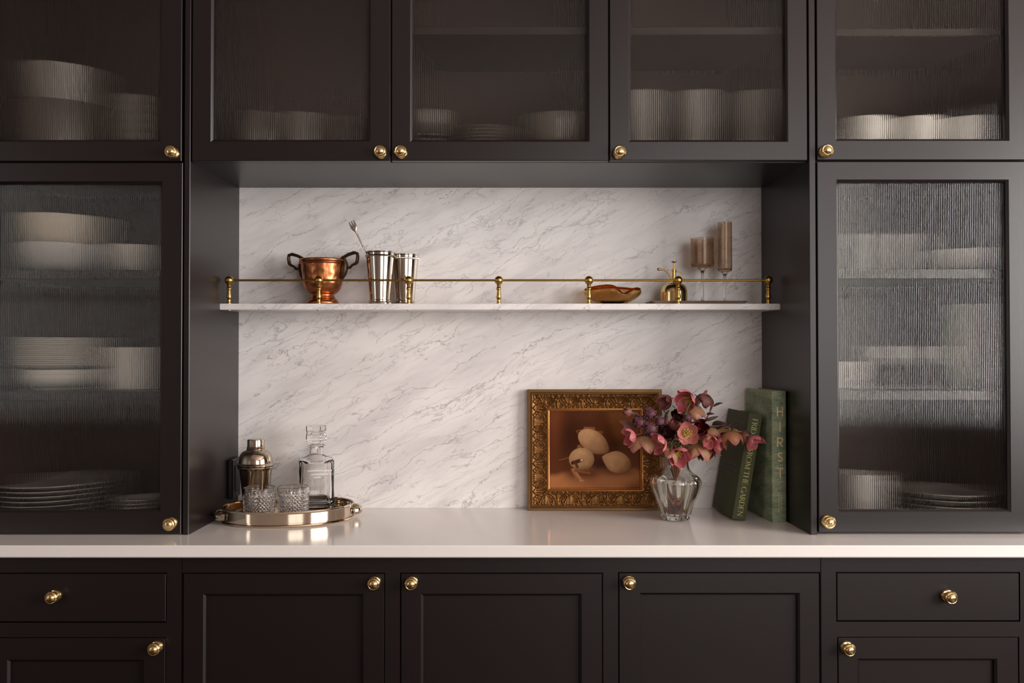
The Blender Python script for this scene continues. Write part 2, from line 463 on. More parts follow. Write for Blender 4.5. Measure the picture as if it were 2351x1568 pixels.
# ------------------------------------------------------------------ backsplash and worktop
ZT = P(1155, 1228, 0).z                         # worktop surface
YB = .36                                         # face of the marble
XL0, XL1 = P(434.7, 800, 0).x, P(548, 800, YB).x     # niche sides, front and back
XR0, XR1 = P(1859.5, 800, 0).x, P(1749, 800, YB).x
ZS = P(1150, 431, YB).z                          # underside of the bridge cabinet
tag(MB().box(XL1, XR1, YB, YB+.02, ZT+.0003, ZS).build('marble_backsplash', 'marble'),
    'white marble backsplash slab with slanting grey veins at the back of the niche', 'backsplash')
ZW0 = P(1155, 1281, -.117).z
tag(MB().box(-1.33, 1.33, -.117, YB+.02, ZW0, ZT, .0025).build('worktop', 'quartz'),
    'long pale polished stone worktop running over the base cabinets', 'worktop')

# ------------------------------------------------------------------ knobs, reeded glass and doors
KP = [(0, 0), (.0135, 0), (.0138, .002), (.0125, .0042), (.0085, .0058), (.0066, .0085), (.0068, .0115), (.0085, .0138), (.0118, .0152),
      (.0140, .0172), (.0145, .0200), (.0132, .0230), (.0114, .0243), (.0101, .0240), (.0098, .0252), (.0078, .0276), (.0042, .0292), (0, .0297)]
KM = MB().lathe(KP, 40).mesh('knob', 'brass')
def knob(parent, px, py, Yf):
    p = P(px, py, Yf-.024); p.y = Yf
    inv = WM[parent].inverted()
    return link('knob', KM, parent, inv @ p, (PI/2, 0, 0))

def reeded(parent, x0, x1, z0, z1, yf):
    pitch = .0042; n = max(1, round((x1-x0)/pitch)); seg = 8; sag = .0008
    xs, ys = [], []
    for i in range(n):
        for k in range(seg):
            t = -1+2*k/seg; xs.append(x0+(x1-x0)*(i+(t+1)/2)/n); ys.append(yf+sag*t*t)
    xs.append(x1); ys.append(yf+sag)
    m = len(xs); yb = yf+.0045; v = []; f = []
    for x, y in zip(xs, ys): v += [(x, y, z0), (x, y, z1)]
    b0 = len(v); v += [(x0, yb, z0), (x0, yb, z1), (x1, yb, z0), (x1, yb, z1)]
    for i in range(m-1): f.append((2*i, 2*i+2, 2*i+3, 2*i+1))
    f += [(b0+2, b0, b0+1, b0+3), (b0, 0, 1, b0+1), (2*m-2, b0+2, b0+3, 2*m-1)]
    f.append(tuple([b0, b0+2]+[2*i for i in range(m-1, -1, -1)])); f.append(tuple([2*i+1 for i in range(m)]+[b0+3, b0+1]))
    return MB().add(v, f).build('reeded_pane', 'reeded', parent, angle=20)

def glazed_door(cab, rect, opening, kn, Y=0):
    x0, x1, z0, z1 = rect_at(*rect, Y); a0, a1, c0, c1 = rect_at(*opening, Y)
    e, bv, th = .0012, .0055, .021
    L = [(x0, x1, z0, z1, Y+th), (x0, x1, z0, z1, Y+e), (x0+e, x1-e, z0+e, z1-e, Y), (a0, a1, c0, c1, Y),
         (a0+.0022, a1-.0022, c0+.0022, c1-.0022, Y+.0016), (a0+bv, a1-bv, c0+bv, c1-bv, Y+.0060), (a0+bv, a1-bv, c0+bv, c1-bv, Y+th)]
    d = MB().rloops(L, True).build('door', 'paint', cab)
    reeded(d, a0+bv-.001, a1-bv+.001, c0+bv-.001, c1-bv+.001, Y+.0125)
    if kn: knob(d, kn[0], kn[1], Y)
    return d

def panel_door(cab, rect, opening, kn, Y):
    x0, x1, z0, z1 = rect_at(*rect, Y); a0, a1, c0, c1 = rect_at(*opening, Y)
    e, bv, th = .0012, .005, .022
    L = [(x0, x1, z0, z1, Y+th), (x0, x1, z0, z1, Y+e), (x0+e, x1-e, z0+e, z1-e, Y), (a0, a1, c0, c1, Y),
         (a0+.002, a1-.002, c0+.002, c1-.002, Y+.0016), (a0+bv, a1-bv, c0+bv, c1-bv, Y+.0045), (a0+bv, a1-bv, c0+bv, c1-bv, Y+th)]
    d = MB().rloops(L, True).build('door', 'paint', cab)
    MB().box(a0+bv-.002, a1-bv+.002, Y+.0105, Y+.0205, c0+bv-.002, c1-bv+.002).build('centre_panel', 'paint', d)
    knob(d, kn[0], kn[1], Y)
    return d

def drawer(cab, rect, kn, Y):
    x0, x1, z0, z1 = rect_at(*rect, Y)
    d = MB().box(x0, x1, Y, Y+.022, z0, z1, .0013).build('drawer', 'paint', cab)
    knob(d, kn[0], kn[1], Y)
    return d

ZTOP = 2.52
YI = .0215                                        # where the carcasses begin, behind the doors
def side_panel(cab, xf0, xf1, xb0, xb1, z0, z1, yf=0.0, name='side_panel'):
    e = .0012
    lo = lambda z: [(xf0+e, yf, z), (xf1-e, yf, z), (xf1, yf+e, z), (xb1, YB, z), (xb0, YB, z), (xf0, yf+e, z)]
    return MB().loft([lo(z0), lo(z1)]).build(name, 'paint', cab)

# --- tall tower on the left
zdiv0, zdiv1 = P(200, 398, 0).z, P(200, 348, 0).z
def tower(name, label, side, xo, shelves, rshelf):
    """side -1 left, +1 right: xo outer edge (room x)"""
    cab = thing(name, label, 'cabinet', ((xo+(XL0 if side < 0 else XR0))/2, 0, ZT))
    if side < 0: side_panel(cab, P(421, 800, 0).x, XL0, XL1-.013, XL1, ZT, ZTOP)
    else: side_panel(cab, XR0, P(1874.5, 800, 0).x, XR1, XR1+.013, ZT, ZTOP)
    a, b = (xo, P(419, 800, 0).x) if side < 0 else (P(1876, 800, 0).x, xo)
    ins = P(402, 800, .02).x if side < 0 else P(1895, 800, .02).x
    o = MB()
    if side < 0: o.box(a, a+.018, YI, YB, ZT, ZTOP).build('outer_side', 'inside', cab)
    else: o.box(b-.018, b, YI, YB, ZT, ZTOP).build('outer_side', 'inside', cab)
    # inner lining beside the niche panel
    if side < 0: MB().box(ins, b, YI, YB-.02, ZT+.001, ZTOP-.001).build('inner_side', 'inside', cab); sx0, sx1 = a+.018, ins
    else: MB().box(a, ins, YI, YB-.02, ZT+.001, ZTOP-.001).build('inner_side', 'inside', cab); sx0, sx1 = ins, b-.018
    MB().box(a+.001, b-.001, YB-.012, YB+.015, ZT+.001, ZTOP-.001).build('back_panel', 'inside', cab)
    MB().box(sx0, sx1, YI, YB-.012, ZT, ZT+.02).build('bottom_panel', 'inside', cab)
    MB().box(sx0, sx1, YI, YB-.012, zdiv0, zdiv1).build('divider', 'inside', cab)
    MB().box(sx0, sx1, YI, YB-.012, ZTOP-.03, ZTOP-.001).build('top_panel', 'inside', cab)
    tops = []
    for (t, bt) in shelves:
        z1, z0 = P(200, t, .035).z, P(200, bt, .035).z
        MB().box(sx0, sx1, .035, YB-.012, z0, z1, .001).build('shelf', 'paint', cab); tops.append(z1)
    if rshelf:
        z0 = P(2100, rshelf, YB-.012).z
        MB().box(sx0, sx1, .06, YB-.012, z0, z0+.019, .001).build('shelf', 'paint', cab)
    return cab, tops
XOL, XOR = P(-70, 800, 0).x, P(2369, 800, 0).x
towL, shL = tower('tower_cabinet', 'tall dark tower cabinet with two fluted glass doors left of the niche', -1, XOL, [(620, 640.5), (898.5, 919)], None)
glazed_door(towL, (-68, -330, 417.3, 370), (-18, -280, 371.5, 325.5), (390, 347), 0)
glazed_door(towL, (-68, 373.6, 417.3, 1226), (-18, 416, 371.5, 1178), (385.5, 1205), 0)
towR, shR = tower('tower_cabinet', 'tall dark tower cabinet with two fluted glass doors right of the niche', 1, XOR, [(617, 639.5), (896.5, 918.5)], 165)
glazed_door(towR, (1875.5, -330, 2366, 367), (1917, -280, 2316.5, 323.5), (1901, 344), 0)
glazed_door(towR, (1878, 371, 2366, 1222), (1922, 412, 2319, 1176.5), (1906.5, 1200.5), 0)

# --- bridge cabinet over the niche, three doors
bridge = thing('bridge_cabinet', 'dark wall cabinet with three fluted glass doors bridging over the marble niche', 'cabinet', (0, .18, ZS))
bx0, bx1 = P(439, 400, 0).x, P(1855, 400, 0).x
MB().loft([[(XL0+.001, YI, z), (XR0-.001, YI, z), (XR1-.0005, YB, z), (XL1+.0005, YB, z)] for z in (ZS, ZS+.02)]).build('bottom_panel', 'paint', bridge, smooth=False)
MB().box(XL1-.001, XR1+.001, YB-.006, YB+.012, ZS+.02, ZTOP).build('back_panel', 'inside', bridge)
for i, px in enumerate((897.8, 1398.3)):
    x = P(px, 200, 0).x
    MB().box(x-.018, x+.018, YI, YB-.006, ZS+.02, ZTOP-.03).build('partition', 'inside', bridge)
MB().box(XL0+.001, XR0-.001, YI, YB-.006, ZTOP-.03, ZTOP).build('top_panel', 'inside', bridge)
for (pa, pb) in ((915.5, 1381), (1416, 1853)):
    z0 = P(1300, 164, YB-.006).z
    MB().box(P(pa, 200, 0).x, min(P(pb, 200, 0).x, XR1-.002), .06, YB-.006, z0, z0+.019, .001).build('shelf', 'paint', bridge)
glazed_door(bridge, (441.3, -330, 896.2, 369.3), (484, -280, 851, 325.5), (871.5, 346), 0)
glazed_door(bridge, (899.4, -330, 1396.6, 369), (942, -280, 1353.5, 325.5), (918.5, 346), 0)
glazed_door(bridge, (1400, -330, 1853, 368), (1443, -280, 1809, 325.8), (1423.5, 347), 0)

# --- base cabinets
YF = -.09
def base_unit(label, l, r, doors, drawers, zlow=.11):
    xl, xr = P(l, 1400, YF).x+.0006, P(r, 1400, YF).x-.0006
    cab = thing('base_cabinet', label, 'cabinet', ((xl+xr)/2, .1, 0))
    zt = ZW0-.0005
    holes = []; g = .0022
    for d in doors+drawers:
        x0, x1, z0, z1 = rect_at(*d['rect'], YF); holes.append((x0-g, x1+g, z0-g, z1+g))
    xs = sorted({xl, xr} | {min(max(h[i], xl), xr) for h in holes for i in (0, 1)}); zs = sorted({zlow, zt} | {h[i] for h in holes for i in (2, 3)})
    MB().plate(xs, zs, lambda x, z: not any(h[0] < x < h[1] and h[2] < z < h[3] for h in holes), YF, YF+.022).build('face_frame', 'paint', cab, smooth=False)
    MB().box(xl, xr, YF+.0235, YB, zlow, zt).build('carcass', 'inside', cab)
    MB().box(xl, xr, YF+.06, YF+.08, 0, zlow).build('toe_kick', 'paint', cab)
    for d in doors: panel_door(cab, d['rect'], d['open'], d['knob'], YF)
    for d in drawers: drawer(cab, d['rect'], d['knob'], YF)
    return cab
base_unit('dark base cabinet with one drawer over a door, under the left worktop end', -72, 417.4,
          [dict(rect=(-30, 1465.5, 379, 1985), open=(16, 1514.5, 331, 1935), knob=(351, 1493))], [dict(rect=(-30, 1317, 380.4, 1427.5), knob=(115, 1374))])
base_unit('wide dark base cabinet with three panelled doors under the middle of the worktop', 417.6, 1884.6,
          [dict(rect=(420.5, 1317, 881.5, 1985), open=(466, 1363.5, 835, 1935), knob=(857, 1342.5)),
           dict(rect=(920.5, 1317, 1382.5, 1985), open=(966.5, 1363, 1336, 1935), knob=(943, 1342.5)),
           dict(rect=(1421.5, 1315.5, 1881.5, 1985), open=(1468, 1361, 1837, 1935), knob=(1446, 1341.5))], [])
base_unit('dark base cabinet with one drawer over a door, under the right worktop end', 1885, 2372,
          [dict(rect=(1924.5, 1464.5, 2338, 1985), open=(1969, 1512, 2290, 1935), knob=(1952, 1494))], [dict(rect=(1922, 1315.5, 2340, 1425), knob=(2186, 1374))])

# ------------------------------------------------------------------ marble shelf and brass gallery rail
YS = .209
ZSH = P(1150, 697, YS).z; ZSB = P(1150, 711.2, YS).z
def niche_x(Y): return XL0+(XL1-XL0)*Y/YB, XR0+(XR1-XR0)*Y/YB
sh = thing('marble_shelf', 'thin white veined marble shelf spanning the niche under the brass rail', 'shelf', (0, .28, ZSB))
a0, a1 = niche_x(YS)
e = .0012
MB().loft([[(a0+e, YS, z), (a1-e, YS, z), (XR1-.001, YB-.0005, z), (XL1+.001, YB-.0005, z)] if i in (0, 3) else
           [(a0, YS-(.0012 if 0 else 0)-.001, z), (a1, YS-.001, z), (XR1-.0005, YB-.0005, z), (XL1+.0005, YB-.0005, z)] for i, z in enumerate((ZSB, ZSB+e, ZSH-e, ZSH))]).build('slab', 'marble_shelf', sh, smooth=False)
POSTS = (526, 732, 938, 1145, 1352, 1557, 1764)
YR = .2265
rail = thing('gallery_rail', 'brass gallery rail with seven ball topped posts along the marble shelf', 'rail', (0, YR, ZSH))
zr = P(1150, 643.5, YR).z
hh = zr-ZSH
PP = [(0, 0), (.0058, 0), (.0060, .0015), (.0050, .004), (.0046, .009), (.0050, .0125), (.0062, .0145), (.0064, .018), (.0058, .023), (.0048, .030), (.0042, .0345),
      (.0058, .0355), (.0062, .037), (.0062, .0385), (.0054, .0395), (.0060, .041), (.0050, .0425), (.0046, .0455), (.0058, .0475), (.0050, .049), (0, .0495)]
sc = hh/.0595
PPM = MB().lathe([(r*1.02, z*sc) for r, z in PP], 24).mesh('post', 'brass_aged')
rb = .0112
BP = [(0, -rb)]+[(rb*math.cos(t), rb*math.sin(t)) for t in np.linspace(-PI/2+.2, PI/2-.2, 15)]+[(0, rb)]
BM = MB().lathe(BP, 28).mesh('ball_finial', 'brass_aged')
SM = MB().lathe([(0, -.0025), (.003, -.0025), (.0046, -.001), (.0046, 0), (0, 0)], 16).mesh('screw_head', 'steel')
for px in POSTS:
    x = P(px, 690, YR).x
    po = link('post', PPM, rail, (x, 0, 0))
    link('ball_finial', BM, po, (0, 0, hh))
    link('screw_head', SM, sh, WM[sh].inverted() @ Vector((x, YR, ZSB)))
xa, xb = P(POSTS[0], 690, YR).x, P(POSTS[-1], 690, YR).x
MB().tube([(xa+(xb-xa)*i/20, YR, zr) for i in range(21)], .0027, 12).build('rod', 'brass_rod', rail)

# ------------------------------------------------------------------ things on the shelf
def on_shelf(px, Y): p = P(px, 690, Y); return Vector((p.x, Y, ZSH))
def hz(py, Y, base): return P(1155, py, Y).z-base
def vessel(outer, wall, zin, flat_in=True):
    """closed profile of a hollow vessel from its outer profile (bottom centre first); wall thickness, inner floor height"""
    inner = [(max(r-wall, .0005), z) for r, z in outer if z > zin and r > wall*1.5]
    top = outer[-1]
    inner = [p for p in inner if p[1] < top[1]-wall*.3]
    rin = np.interp(zin, [z for r, z in outer], [r for r, z in outer])-wall
    return outer+[(top[0]-wall*.5, top[1]+wall*.25), (top[0]-wall, top[1]-wall*.15)]+inner[::-1]+[(max(rin*.96, .001), zin), (0, zin)]

# copper pot
o = on_shelf(741, .288); k = (.288+CAMD)/F_PX
pot = thing('copper_pot', 'hammered copper footed pot with two dark bronze handles on the marble shelf', 'pot', o, (0, 0, R(-14)))
ht = hz(596, .288, ZSH); rr = 54.5*k
prof = [(0, .002), (33*k, .0), (37*k, .003), (36*k, .009), (31*k, .016), (29.5*k, .0165), (27*k, .023), (25*k, .0265), (26.5*k, .028), (33*k, .032), (41*k, .042),
        (44.5*k, .055), (46*k, .068), (49*k, .094), (50.5*k, ht-.011), (53.3*k, ht-.006), (54.5*k, ht-.003), (53*k, ht)]
fine = []
for (a, b) in zip(prof, prof[1:]):
    n = max(1, int(abs(b[1]-a[1])/.0025))
    fine += [(a[0]+(b[0]-a[0])*i/n, a[1]+(b[1]-a[1])*i/n) for i in range(n)]
fine.append(prof[-1])
def dent(t, r, z):
    if .03 < z < ht-.012:
        q = mnoise.noise(Vector((math.cos(t)*4.2, math.sin(t)*4.2, z*62)))+.5*mnoise.noise(Vector((math.cos(t)*9, math.sin(t)*9, z*120+5)))
        return r+q*.0008
    return r
MB().lathe(vessel(fine, .0018, .03), 96, None, dent).build('body', 'copper', pot, angle=0, local=True)
ri = MB().lathe([(50*k, ht-.0115), (52*k, ht-.0135), (53.6*k, ht-.0105), (51.5*k, ht-.009)], 64); n_ = len(ri.v)
ri.build('rim_band', 'copper', pot, local=True)
hl = MB()
def pot_handle(s):
    S = lambda px, py: Vector(((px-741)*k, 0, hz(py, .288, ZSH)))
    pts = [(700, 596), (690, 592), (678, 586), (664, 582), (656, 584), (655, 592), (657, 604), (662, 608), (668, 610), (674, 616), (681, 616), (690, 612)]
    rad = [.0036, .0040, .0042, .0046, .0040, .0042, .0044, .0036, .0030, .0036, .0034, .0038]
    T = Matrix.Rotation(0 if s < 0 else PI, 4, 'Z')
    h = MB().tube([S(*p) for p in pts], [r*1.0 for r in rad], 10, True, T, flat=(1.5, 1.0)).build('handle', 'bronze', pot, angle=60, local=True)
    # cast face ornament under the handle
    q = MB().tube([S(687, 592), S(686, 606), S(687, 618), S(690, 630), S(694, 640), S(697, 646)], [.004, .008, .0105, .0095, .0065, .002], 12, False, T, flat=(1.1, .75))
    q.v = [(x+.0012*math.sin(z*900), y+.0012*math.sin(z*700+x*500), z) for x, y, z in q.v]
    q.build('handle_mask', 'bronze', h, angle=60, local=True)
    return h
pot_handle(-1); pot_handle(1)

# two silver beakers
def julep(name, label, px, Y, ytop, rpx, rot):
    k = (Y+CAMD)/F_PX; H = hz(ytop, Y, ZSH); r = rpx*k
    c = thing(name, label, 'cup', on_shelf(px, Y), (0, 0, rot), 'silver beakers on the marble shelf')
    f = r*.76
    out = [(0, .0015), (f*.96, .0), (f*1.03, .002), (f*1.02, .0045), (f*.93, .0065), (f*.9, .008), (f*.965, .0092), (f*.97, .011), (f*.9, .0125), (r*.69, .016)]
    out += [(r*(.69+.25*t), .016+(H-.030)*t) for t in np.linspace(.08, 1, 14)]
    out += [(r*.99, H-.0125), (r*1.0, H-.011), (r*.985, H-.0095), (r*.965, H-.0085), (r*.965, H-.004), (r*.99, H-.0025), (r*.995, H-.0008), (r*.985, H)]
    MB().lathe(vessel(out, .0011, .014), 72).build('body', 'silver', c, local=True)
    b = MB()
    for i in range(80):
        t = 2*PI*i/80; b.lathe([(0, -.0011), (.0009, -.0005), (.0009, .0005), (0, .0011)], 5, Matrix.Translation((r*1.0*math.cos(t), r*1.0*math.sin(t), H-.0111)))
    bo = b.build('beading', 'silver', c, local=True); bo['kind'] = 'stuff'
    return c, H
jc, JH = julep('silver_beaker', 'tall silver beaker with beaded rim, in front, holding the bar fork', 872.5, .262, 578.5, 34.3, .3)
julep('silver_beaker', 'second silver beaker with beaded rim, half hidden behind the one with the fork', 929, .318, 585, 33.2, .9)

# trident bar fork standing in the front beaker
Y = .262
fk = thing('bar_fork', 'three pronged steel bar fork with twisted stem leaning in the silver beaker', 'fork', on_shelf(872.5, Y)+Vector((.006, 0, .016)))
A = P(838.5, 577, Y); B = P(815.5, 528, Y); D = (B-A).normalized()
foot = A-D*((A.z-(ZSH+.016))/D.z)
tw = []
st = MB()
L0 = (A-foot).length+.016
for q in range(2):
    pts = []
    for i in range(140):
        s = L0*i/139; ph = s*420+q*PI
        n1 = Vector((D.z, 0, -D.x)); pts.append(foot+D*s+(n1*math.cos(ph)+Vector((0, 1, 0))*math.sin(ph))*.0009)
    st.tube(pts, .0011, 6)
st.build('twisted_stem', 'steel', fk, angle=60)['kind'] = 'stuff'
MB().tube([foot+D*L0, foot+D*(L0+.01), foot+D*(L0+.04), B-D*.012, B], [.0018, .0026, .0027, .0027, .0042], 10, flat=(1.2, .8)).build('handle', 'steel', fk, angle=60)
n1 = Vector((D.z, 0, -D.x))
hd = MB()
tip = P(806, 507.5, Y); Lh = (tip-B).length
for s in (-1, 0, 1):
    pts = [B-D*.004, B+D*.004+n1*s*.0026, B+D*.0085+n1*s*.0056, B+D*(Lh*.7)+n1*s*.0062, B+D*Lh+n1*s*.0058]
    hd.tube(pts, [.003, .0040, .0031, .0021, .0010], 8, flat=(.6, 1))
hd.build('fork_head', 'steel', fk, angle=60)['kind'] = 'stuff'

# folded amber glass bowl
Y = .29; k = (Y+CAMD)/F_PX
ab = thing('amber_bowl', 'folded amber art glass bowl with a pinched lip on the marble shelf', 'bowl', on_shelf(1406.5, Y))
def amber_pt(t, s, off):
    """t round, s from the foot (0) to the lip (1)"""
    d = abs(((t-(-PI/2+.42)+PI) % (2*PI))-PI)            # angle from the pinch, which faces the camera a little right
    pinch = math.exp(-(d/.34)**2)
    r = (31+34.5*math.sin(s*1.95)/math.sin(1.95)**.35)*k*(1-.20*pinch*s**2)-off
    z = .004+.0435*s**1.15-.0205*pinch*s**3-.0085*s**3*math.cos(t)**2
    if off: z += off*(1-s)*1.3
    return (r*math.cos(t), .68*r*math.sin(t), z)
n = 96; v = [(0, 0, .0)]; f = []; ringsN = 0
rows = [('o', s) for s in np.linspace(0, 1, 20)]+[('i', s) for s in np.linspace(1, 0, 20)]
for kind, s in rows:
    off = 0 if kind == 'o' else .0042
    for i in range(n):
        p = amber_pt(2*PI*i/n, s, off); v.append((p[0], p[1], p[2]+(.001 if kind == 'i' and s == 1 else 0)) if s > 0 or kind == 'i' else (p[0]*.97, p[1]*.97, 0))
for i in range(n): f.append((0, 1+(i+1) % n, 1+i))
for a in range(len(rows)-1):
    for i in range(n): j = (i+1) % n; f.append((1+a*n+i, 1+a*n+j, 1+(a+1)*n+j, 1+(a+1)*n+i))
v.append((0, 0, .008)); q = len(v)-1; a = len(rows)-1
for i in range(n): f.append((1+a*n+i, 1+a*n+(i+1) % n, q))
MB().add(v, f).build('body', 'amber', ab, angle=0, local=True)
lip = []
for i in range(120):
    p, q = Vector(amber_pt(2*PI*i/120, 1, 0)), Vector(amber_pt(2*PI*i/120, 1, .0042)); lip.append((p+q)/2+Vector((0, 0, .0012)))
MB().tube(lip, .0031, 10, True).build('lip', 'amber_dark', ab, angle=0, local=True)

# flat smoky glass plate under the mister and the two glasses
Y = .287
xa, xb = P(1487, 690, Y).x, P(1708, 690, Y).x
tr = tag(MB().rloops([(xa+.012, xb-.012, .245, .33, ZSH), (xa, xb, .237, .338, ZSH+.0068), (xa+.001, xb-.001, .238, .337, ZSH+.0078), (xa+.013, xb-.013, .247, .328, ZSH+.0022)]).build('glass_tray', None),
         'shallow smoky glass tray carrying the brass mister and two stemmed glasses', 'tray')
m_ = MB()
def lp(x0, x1, y0, y1, z, c):
    return [(x0+c, y0, z), (x1-c, y0, z), (x1, y0+c, z), (x1, y1-c, z), (x1-c, y1, z), (x0+c, y1, z), (x0, y1-c, z), (x0, y0+c, z)]
m_.loft([lp(xa+.012, xb-.012, .246, .330, ZSH, .004), lp(xa, xb, .238, .338, ZSH+.0078, .006), lp(xa+.0012, xb-.0012, .2392, .3368, ZSH+.0088, .006), lp(xa+.013, xb-.013, .247, .329, ZSH+.0026, .004)])
me = m_.mesh('glass_tray', 'smoke_plate', angle=25); tr.data = me
ZTR = ZSH+.003

# brass plant mister
Y = .287; k = (Y+CAMD)/F_PX
b0 = P(1547.5, 690, Y); b0.z = ZTR
mi = thing('plant_mister', 'small polished brass plant mister with curved spout behind the brass rail', 'mister', b0)
S = lambda px, py: Vector(((px-1547.5)*k, 0, P(1155, py, Y).z-ZTR))
hb = S(0, 651).z
MB().lathe([(0, 0), (29.5*k, 0), (30.5*k, .0015), (30.6*k, hb*.55), (30*k, hb*.68), (27.5*k, hb*.84), (22*k, hb*.95), (14*k, hb*1.01), (12*k, hb*1.03), (12*k, S(0, 645).z), (10.5*k, S(0, 643).z), (6*k, S(0, 642).z), (0, S(0, 642).z)], 56).build('body', 'brass', mi, local=True)
z0, z1, z2, z3 = S(0, 645).z, S(0, 621).z, S(0, 619).z, S(0, 601).z
MB().lathe([(0, z0), (4.2*k, z0), (4.4*k, z1-.002), (5.4*k, z1-.0015), (5.4*k, z1+.002), (3.4*k, z1+.003), (0, z1+.003)], 24).build('pump_tube', 'brass_aged', mi, local=True)
MB().lathe([(0, z1), (1.9*k, z1), (1.7*k, z3-.003), (3*k, z3-.0025), (6.3*k, z3), (6.2*k, z3+.0012), (0, z3+.0005)], 24).build('plunger', 'brass_aged', mi, local=True)
sp = MB().tube([S(1541, 645), S(1540, 638), S(1536, 629), S(1530, 622), S(1522, 619), S(1514, 618.3)], [.0026, .0021, .002, .002, .002, .002], 12).build('spout', 'brass_aged', mi, angle=60, local=True)
MB().tube([S(1517.5, 618.5), S(1515, 618.3), S(1510.5, 618), S(1509, 618)], [.002, .0036, .0034, .0028], 14).build('nozzle', 'brass_aged', sp, angle=40, local=True)
MB().tube([S(1551, 624), S(1557, 623), S(1563, 625), S(1569, 630), S(1571.5, 637), S(1568, 642)], .0015, 8).build('finger_loop', 'brass_aged', mi, angle=60, local=True)

# stemmed smoky glasses
def stemmed(name, label, px, Y, ytop, ybot, hw, sw, foot):
    k = (Y+CAMD)/F_PX; p = P(px, 690, Y); p.z = ZTR
    g = thing(name, label, 'glass', p)
    zt, zb = P(1155, ytop, Y).z-ZTR, P(1155, ybot, Y).z-ZTR
    r = hw*k; wl = .0012
    cup = [(0, zb+.0005), (r*.3, zb), (r*.86, zb+.0012), (r*.965, zb+.004), (r, zb+.010)]+[(r*(1-.02*t), zb+.010+(zt-zb-.010)*t) for t in (.33, .66, .95)]+[(r*.98, zt)]
    cup += [(r*.98-wl, zt)]+[(r*(1-.02*t)-wl, zb+.010+(zt-zb-.010)*t) for t in (.95, .66, .33, 0)]+[(r*.93-wl, zb+.0075), (r*.7, zb+.0062), (0, zb+.006)]
    MB().lathe(cup, 64).build('bowl', 'smoke', g, local=True)
    MB().lathe([(0, .0), (foot*.99, 0), (foot, .0008), (foot*.96, .0014), (.008, .0024), (sw*1.3*k, .006), (sw*k, .014), (sw*k, zb-.016), (sw*1.5*k, zb-.008), (sw*3*k, zb-.0025), (sw*4*k, zb-.0003), (0, zb-.0003)], 40).build('stem', 'glass', g, local=True)
    return g
stemmed('wine_glass', 'wide smoky brown wine glass on a clear stem, beside the brass mister', 1613, .287, 547, 616, 26.6, 3.0, .031)
stemmed('champagne_flute', 'tall narrow smoky brown flute on a clear stem, rightmost on the marble shelf', 1664.5, .290, 510, 624.5, 16.6, 2.6, .024)
# ------------------------------------------------------------------ things on the worktop, left
def on_top(px, Y): p = P(px, 1200, Y); return Vector((p.x, Y, ZT))
TX, TY, TA = P(664, 1170, .2).x, .2, R(17)
tray = thing('oval_tray', 'oval polished nickel gallery tray with two handles holding decanter, shaker and tumblers', 'tray', (TX, TY, ZT), (0, 0, TA))
ta, tb = .161, .122
def oval(prof, n=128):
    b = MB(); loops = [[((ta+d)*math.cos(2*PI*i/n), (tb+d)*math.sin(2*PI*i/n), z) for i in range(n)] for d, z in prof]
    return b.loft(loops)
ZF = .0145
oval([(-.004, 0), (.0, .0005), (.0012, .003), (.0002, .0055), (-.0035, .007), (-.0035, .010), (-.001, .011), (-.001, .032), (.0008, .0335), (.0018, .0355), (.0008, .0378), (-.0015, .0385),
      (-.0032, .037), (-.0036, .034), (-.0038, ZF+.003), (-.0065, ZF), (-.03, ZF)]).build('tray_body', 'nickel', tray, local=True)
def tray_handle(s):
    pts = [(s*(ta-.006), -.030, .0175), (s*(ta+.005), -.029, .018), (s*(ta+.013), -.022, .019), (s*(ta+.016), -.010, .020), (s*(ta+.0165), .0, .0205), (s*(ta+.016), .010, .020), (s*(ta+.013), .022, .019), (s*(ta+.005), .029, .018), (s*(ta-.006), .030, .0175)]
    h = MB().tube(pts, [.0085, .0095, .0085, .0075, .0072, .0075, .0085, .0095, .0085], 14, flat=(.62, 1.0)).build('handle', 'nickel', tray, angle=60, local=True)
    return h
tray_handle(-1); tray_handle(1)
ZI = ZT+ZF
def in_tray(px, Y): p = P(px, 1170, Y); return Vector((p.x, Y, ZI))

# cocktail shaker
Y = .252; k = (Y+CAMD)/F_PX
sk = thing('cocktail_shaker', 'polished nickel cocktail shaker with domed lid standing at the back of the oval tray', 'shaker', in_tray(587, Y))
S = lambda py: P(1155, py, Y).z-ZI
zc = S(1066)
MB().lathe([(0, .001), (25*k, 0), (26.5*k, .0015), (27.2*k, .006), (36.5*k, zc-.014), (38*k, zc-.0105), (40.5*k, zc-.0095), (41.5*k, zc-.007), (40.5*k, zc-.0045), (38.5*k, zc-.004), (0, zc-.004)], 64).build('body', 'nickel', sk, local=True)
zl = S(1034)
ld = MB().lathe([(0, zc-.004), (38.5*k, zc-.004), (41.8*k, zc-.002), (42.2*k, zc+.0015), (40.5*k, zc+.0035), (38.7*k, zc+.0045), (38.2*k, zc+.010), (36*k, zl-.0125), (32*k, zl-.0055), (26.5*k, zl-.001), (22*k, zl+.001), (20.5*k, zl+.0035), (21*k, zl+.0045), (20*k, zl+.006), (0, zl+.006)], 64).build('lid', 'nickel', sk, local=True)
zt = S(1007.5)
MB().lathe([(0, zl+.006), (19.2*k, zl+.006), (20.6*k, zl+.0068), (20.6*k, zl+.0085), (19.4*k, zl+.0098), (19.2*k, zt-.0035), (18.4*k, zt-.001), (17*k, zt), (0, zt+.0004)], 48).build('cap', 'nickel', ld, local=True)

